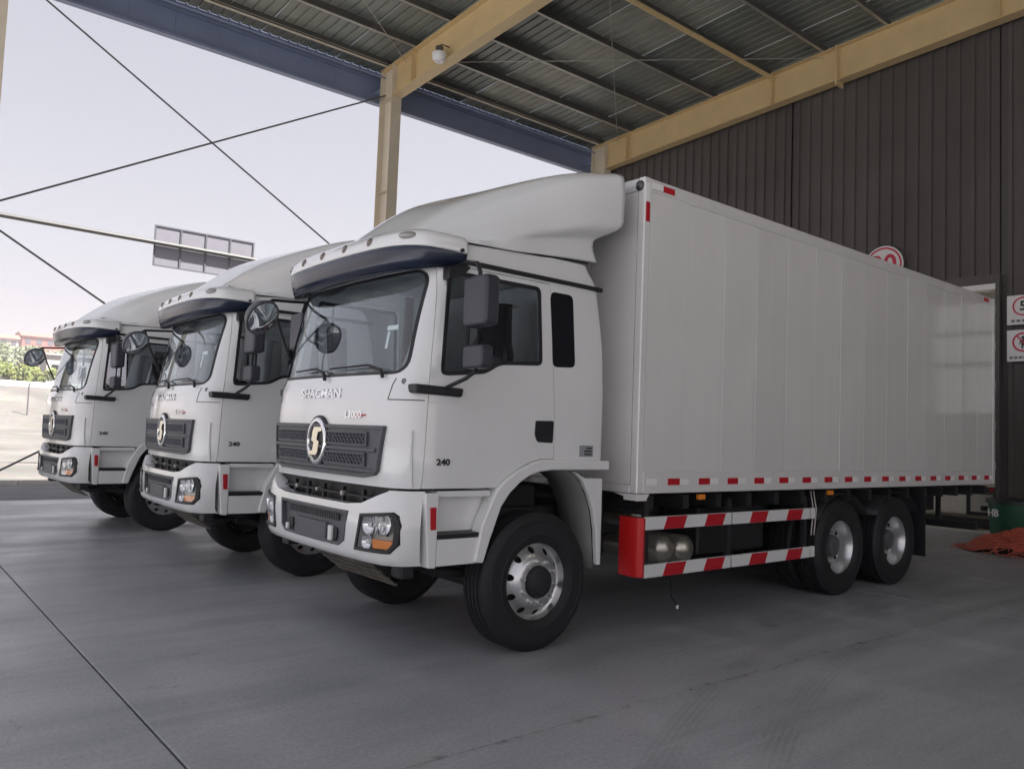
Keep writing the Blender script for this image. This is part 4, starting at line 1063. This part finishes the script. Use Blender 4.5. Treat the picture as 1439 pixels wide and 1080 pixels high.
# ================================================================== BACKGROUND beyond the canopy
gy = tag(empty('overhead_gantry', (0, 26, 0)), 'steel overhead gantry seen from behind carrying a long sign panel', 'gantry')
gpale = mat('gantry_steel', (.055, .053, .05), .5, var=.1)
MB().tube([(-12, 0, 8.27), (22, 0, 8.05)], .085, 10).build('beam', gpale, gy)
for x in (-12, 22): MB().tube([(x, 0, -.05), (x, 0, 8.3)], .14, 12).build('post', gpale, gy)
sp_ = mat('sign_back', (.17, .165, .19), .5, var=.06); sf = mat('sign_back_rib', (.08, .08, .095), .5)
for k in range(4):
    for r_ in range(2):
        MB().box(2.80+k*.92, 2.80+k*.92+.915, .12, .14, 7.36+r_*.735, 7.36+r_*.735+.73).build('sign_panel', sp_, gy, smooth=0)
for k in range(5): MB().box(2.80+k*.92-.03, 2.80+k*.92+.03, .09, .119, 7.34, 8.84).build('sign_rib', sf, gy, smooth=0)
MB().box(2.77, 6.51, .092, .117, 8.80, 8.85).build('sign_rib', sf, gy, smooth=0); MB().box(2.77, 6.51, .092, .117, 7.33, 7.38).build('sign_rib', sf, gy, smooth=0)

ps = tag(empty('fence_post', (5.35, 69, gz(0, 69)-.1)), 'slim dark post standing at the foot of the pale embankment', 'post')
MB().tube([(0, 0, 0), (0, 0, 2.7)], .055, 8).build('post_shaft', rodm, ps); MB().tube([(0, 0, 2.62), (.7, 0, 2.7)], .035, 6).build('post_arm', rodm, ps)

leafm = mat('bush_leaf', (.13, .155, .03), .6, var=.5, scale=3); bark = mat('bush_bark', (.09, .06, .04), .9)
leafd = mat('tree_leaf', (.10, .12, .06), .6, var=.4, scale=2)
def bush(x, y, rx, h, label, cat, lm, name, n_=1500, group=None, ls=.16):
    z0 = gz(x, y)-.1; b_ = tag(empty(name, (x, y, z0)), label, cat, group)
    st = MB()
    for k in range(6):
        a = k*1.05; st.tube([(0, 0, 0), (math.cos(a)*rx*.25, math.sin(a)*rx*.25, h*.4), (math.cos(a)*rx*.6, math.sin(a)*rx*.5, h*.8)], [.06, .04, .015], 5)
    st.build('trunk', bark, b_)
    clumps = [(random.uniform(-.7, .7)*rx, random.uniform(-.6, .6)*rx, random.uniform(.35, .85)*h, random.uniform(.25, .45)*rx) for _ in range(14)]
    v, f = [], []
    for k in range(n_):
        cx, cy2, cz, cr_ = random.choice(clumps)
        d = Vector((random.gauss(0, 1), random.gauss(0, 1), random.gauss(0, 1))).normalized()*cr_*random.uniform(.6, 1.1)
        c = Vector((cx, cy2, cz))+d; c.z = max(.1, min(h*1.05, c.z))
        q = Vector((random.gauss(0, 1), random.gauss(0, 1), random.gauss(0, 1))).normalized(); w = q.orthogonal().normalized(); s = random.uniform(.6, 1.3)*ls
        i0 = len(v); v += [c-q*s, c+w*s*.5, c+q*s, c-w*s*.5]; f.append((i0, i0+1, i0+2, i0+3))
    MB().add(v, f).build('crown', lm, b_, smooth=0)
bush(3.6, 84, 1.9, 2.3, 'yellow-green bush on the embankment beside the parked car', 'bush', leafm, 'bush')
bush(6.2, 86, 1.9, 2.0, 'yellow-green bush behind the parked car on the embankment', 'bush', leafm, 'bush')
bush(8.8, 88, 1.7, 1.8, 'low yellow-green bush next to the grey shed', 'bush', leafm, 'bush')
for (x, y, rx, h, lb) in ((9, 150, 5, 5, 'dull green tree standing below the cream building'), (16, 158, 5.5, 5, 'dull green tree between the cream and the red building'), (24, 150, 5, 4.6, 'dull green tree standing below the red building')):
    bush(x, y, rx, h, lb, 'tree', leafd, 'tree', 2200, None, .4)
bwall = tag(empty('block_wall', (0, 80.5, gz(0, 80.5)-.2)), 'low pale wall along the top of the embankment', 'wall')
for k in range(12): MB().box(-14+k*2.5, -14+k*2.5+2.47, 0, .25, 0, random.uniform(.66, .72)).build('wall_panel', linem, bwall, bevel=.02, smooth=0)
# grey shed
sh = tag(empty('shed', (12.3, 92, gz(0, 92)-.1)), 'small grey flat-roofed shed on the embankment beyond the trucks', 'building')
shg = mat('shed_render', (.36, .34, .33), .8, var=.15)
MB().box(-2.2, 3.5, 0, 4, 0, 3.3).build('wall', shg, sh, smooth=0); MB().box(-2.4, 3.7, -.2, 4.2, 3.301, 3.5).build('roof', shg, sh, smooth=0)
for x in (-1.7, -.4, .9, 2.2):
    w_ = MB().box(x, x+.7, -.04, -.002, 1.0, 2.3).build('window', darkglass, sh, smooth=0); MB().box(x-.05, x+.75, -.06, -.003, .93, .995).build('sill', shg, w_, smooth=0)
# distant apartment blocks
def block(name, x0, x1, y, z1, wall_c, roof_c, label, fl, cols):
    z0 = gz(0, y)-.3; w = x1-x0; h = z1-z0
    b_ = tag(empty(name, (x0, y, z0)), label, 'building')
    wm = mat(name+'_wall', wall_c, .9, var=.08); rm = mat(name+'_roof', roof_c, .8)
    MB().box(0, w, 0, 12, 0, h).build('wall', wm, b_, smooth=0)
    MB().prism([(-.4, h), (12.4, h), (9, h+1.2), (3, h+1.2)], 0, -.4, w+.4).build('roof', rm, b_, smooth=0)
    wg = mat('far_window', (.10, .10, .12), .3)
    for i in range(fl):
        for j in range(cols):
            xx = w*(j+.25)/cols; zz = h-(i+1)*h/fl+.5
            MB().box(xx, xx+w/cols*.5, -.05, -.004, zz, zz+h/fl*.55).build('window', wg, b_, smooth=0)
block('cream_block', 6.5, 24.2, 220, 19.9, (.42, .38, .36), (.30, .10, .075), 'distant cream apartment block with a red roof', 4, 9)
block('red_block', 26, 46, 228, 21.6, (.32, .12, .10), (.25, .085, .07), 'distant red-walled apartment block beside the cream one', 4, 8)
# parked car far behind
cr_ = tag(empty('parked_car', (7.2, 126, gz(0, 126)+.0), R(25)), 'small pale car parked on the embankment top behind the bushes', 'car')
cb = MB().prism([(-2.0, .28), (-2.05, .62), (-1.2, .82), (-.6, 1.32), (.9, 1.36), (1.6, .92), (2.05, .84), (2.1, .3)], 1, -.85, .85)
cb.build('body', mat('car_paint', (.55, .55, .57), .25, coat=.5), cr_, bevel=.08)
MB().prism([(-1.05, .86), (-.58, 1.27), (.85, 1.30), (1.4, .92)], 1, -.86, .86).build('window', darkglass, cr_)
for x in (-1.3, 1.3):
    for y in (-.8, .8): MB().lathe([(.001, -.1), (.31, -.1), (.31, .1), (.001, .1)], (x, y, .31), (0, 1, 0), 20).build('wheel', rubber, cr_)

# ================================================================== HAZE
hz = bpy.data.materials.new('haze_air'); hz.use_nodes = True
n, l = hz.node_tree.nodes, hz.node_tree.links; n.clear()
ho = n.new('ShaderNodeOutputMaterial'); pv = n.new('ShaderNodeVolumePrincipled'); pv.inputs['Color'].default_value = (.66, .61, .63, 1); pv.inputs['Density'].default_value = .0014
l.new(pv.outputs[0], ho.inputs['Volume'])
hb = MB().box(-905, 905, -905, 1505, -2, 46).build('haze', hz, smooth=0); hb['kind'] = 'stuff'
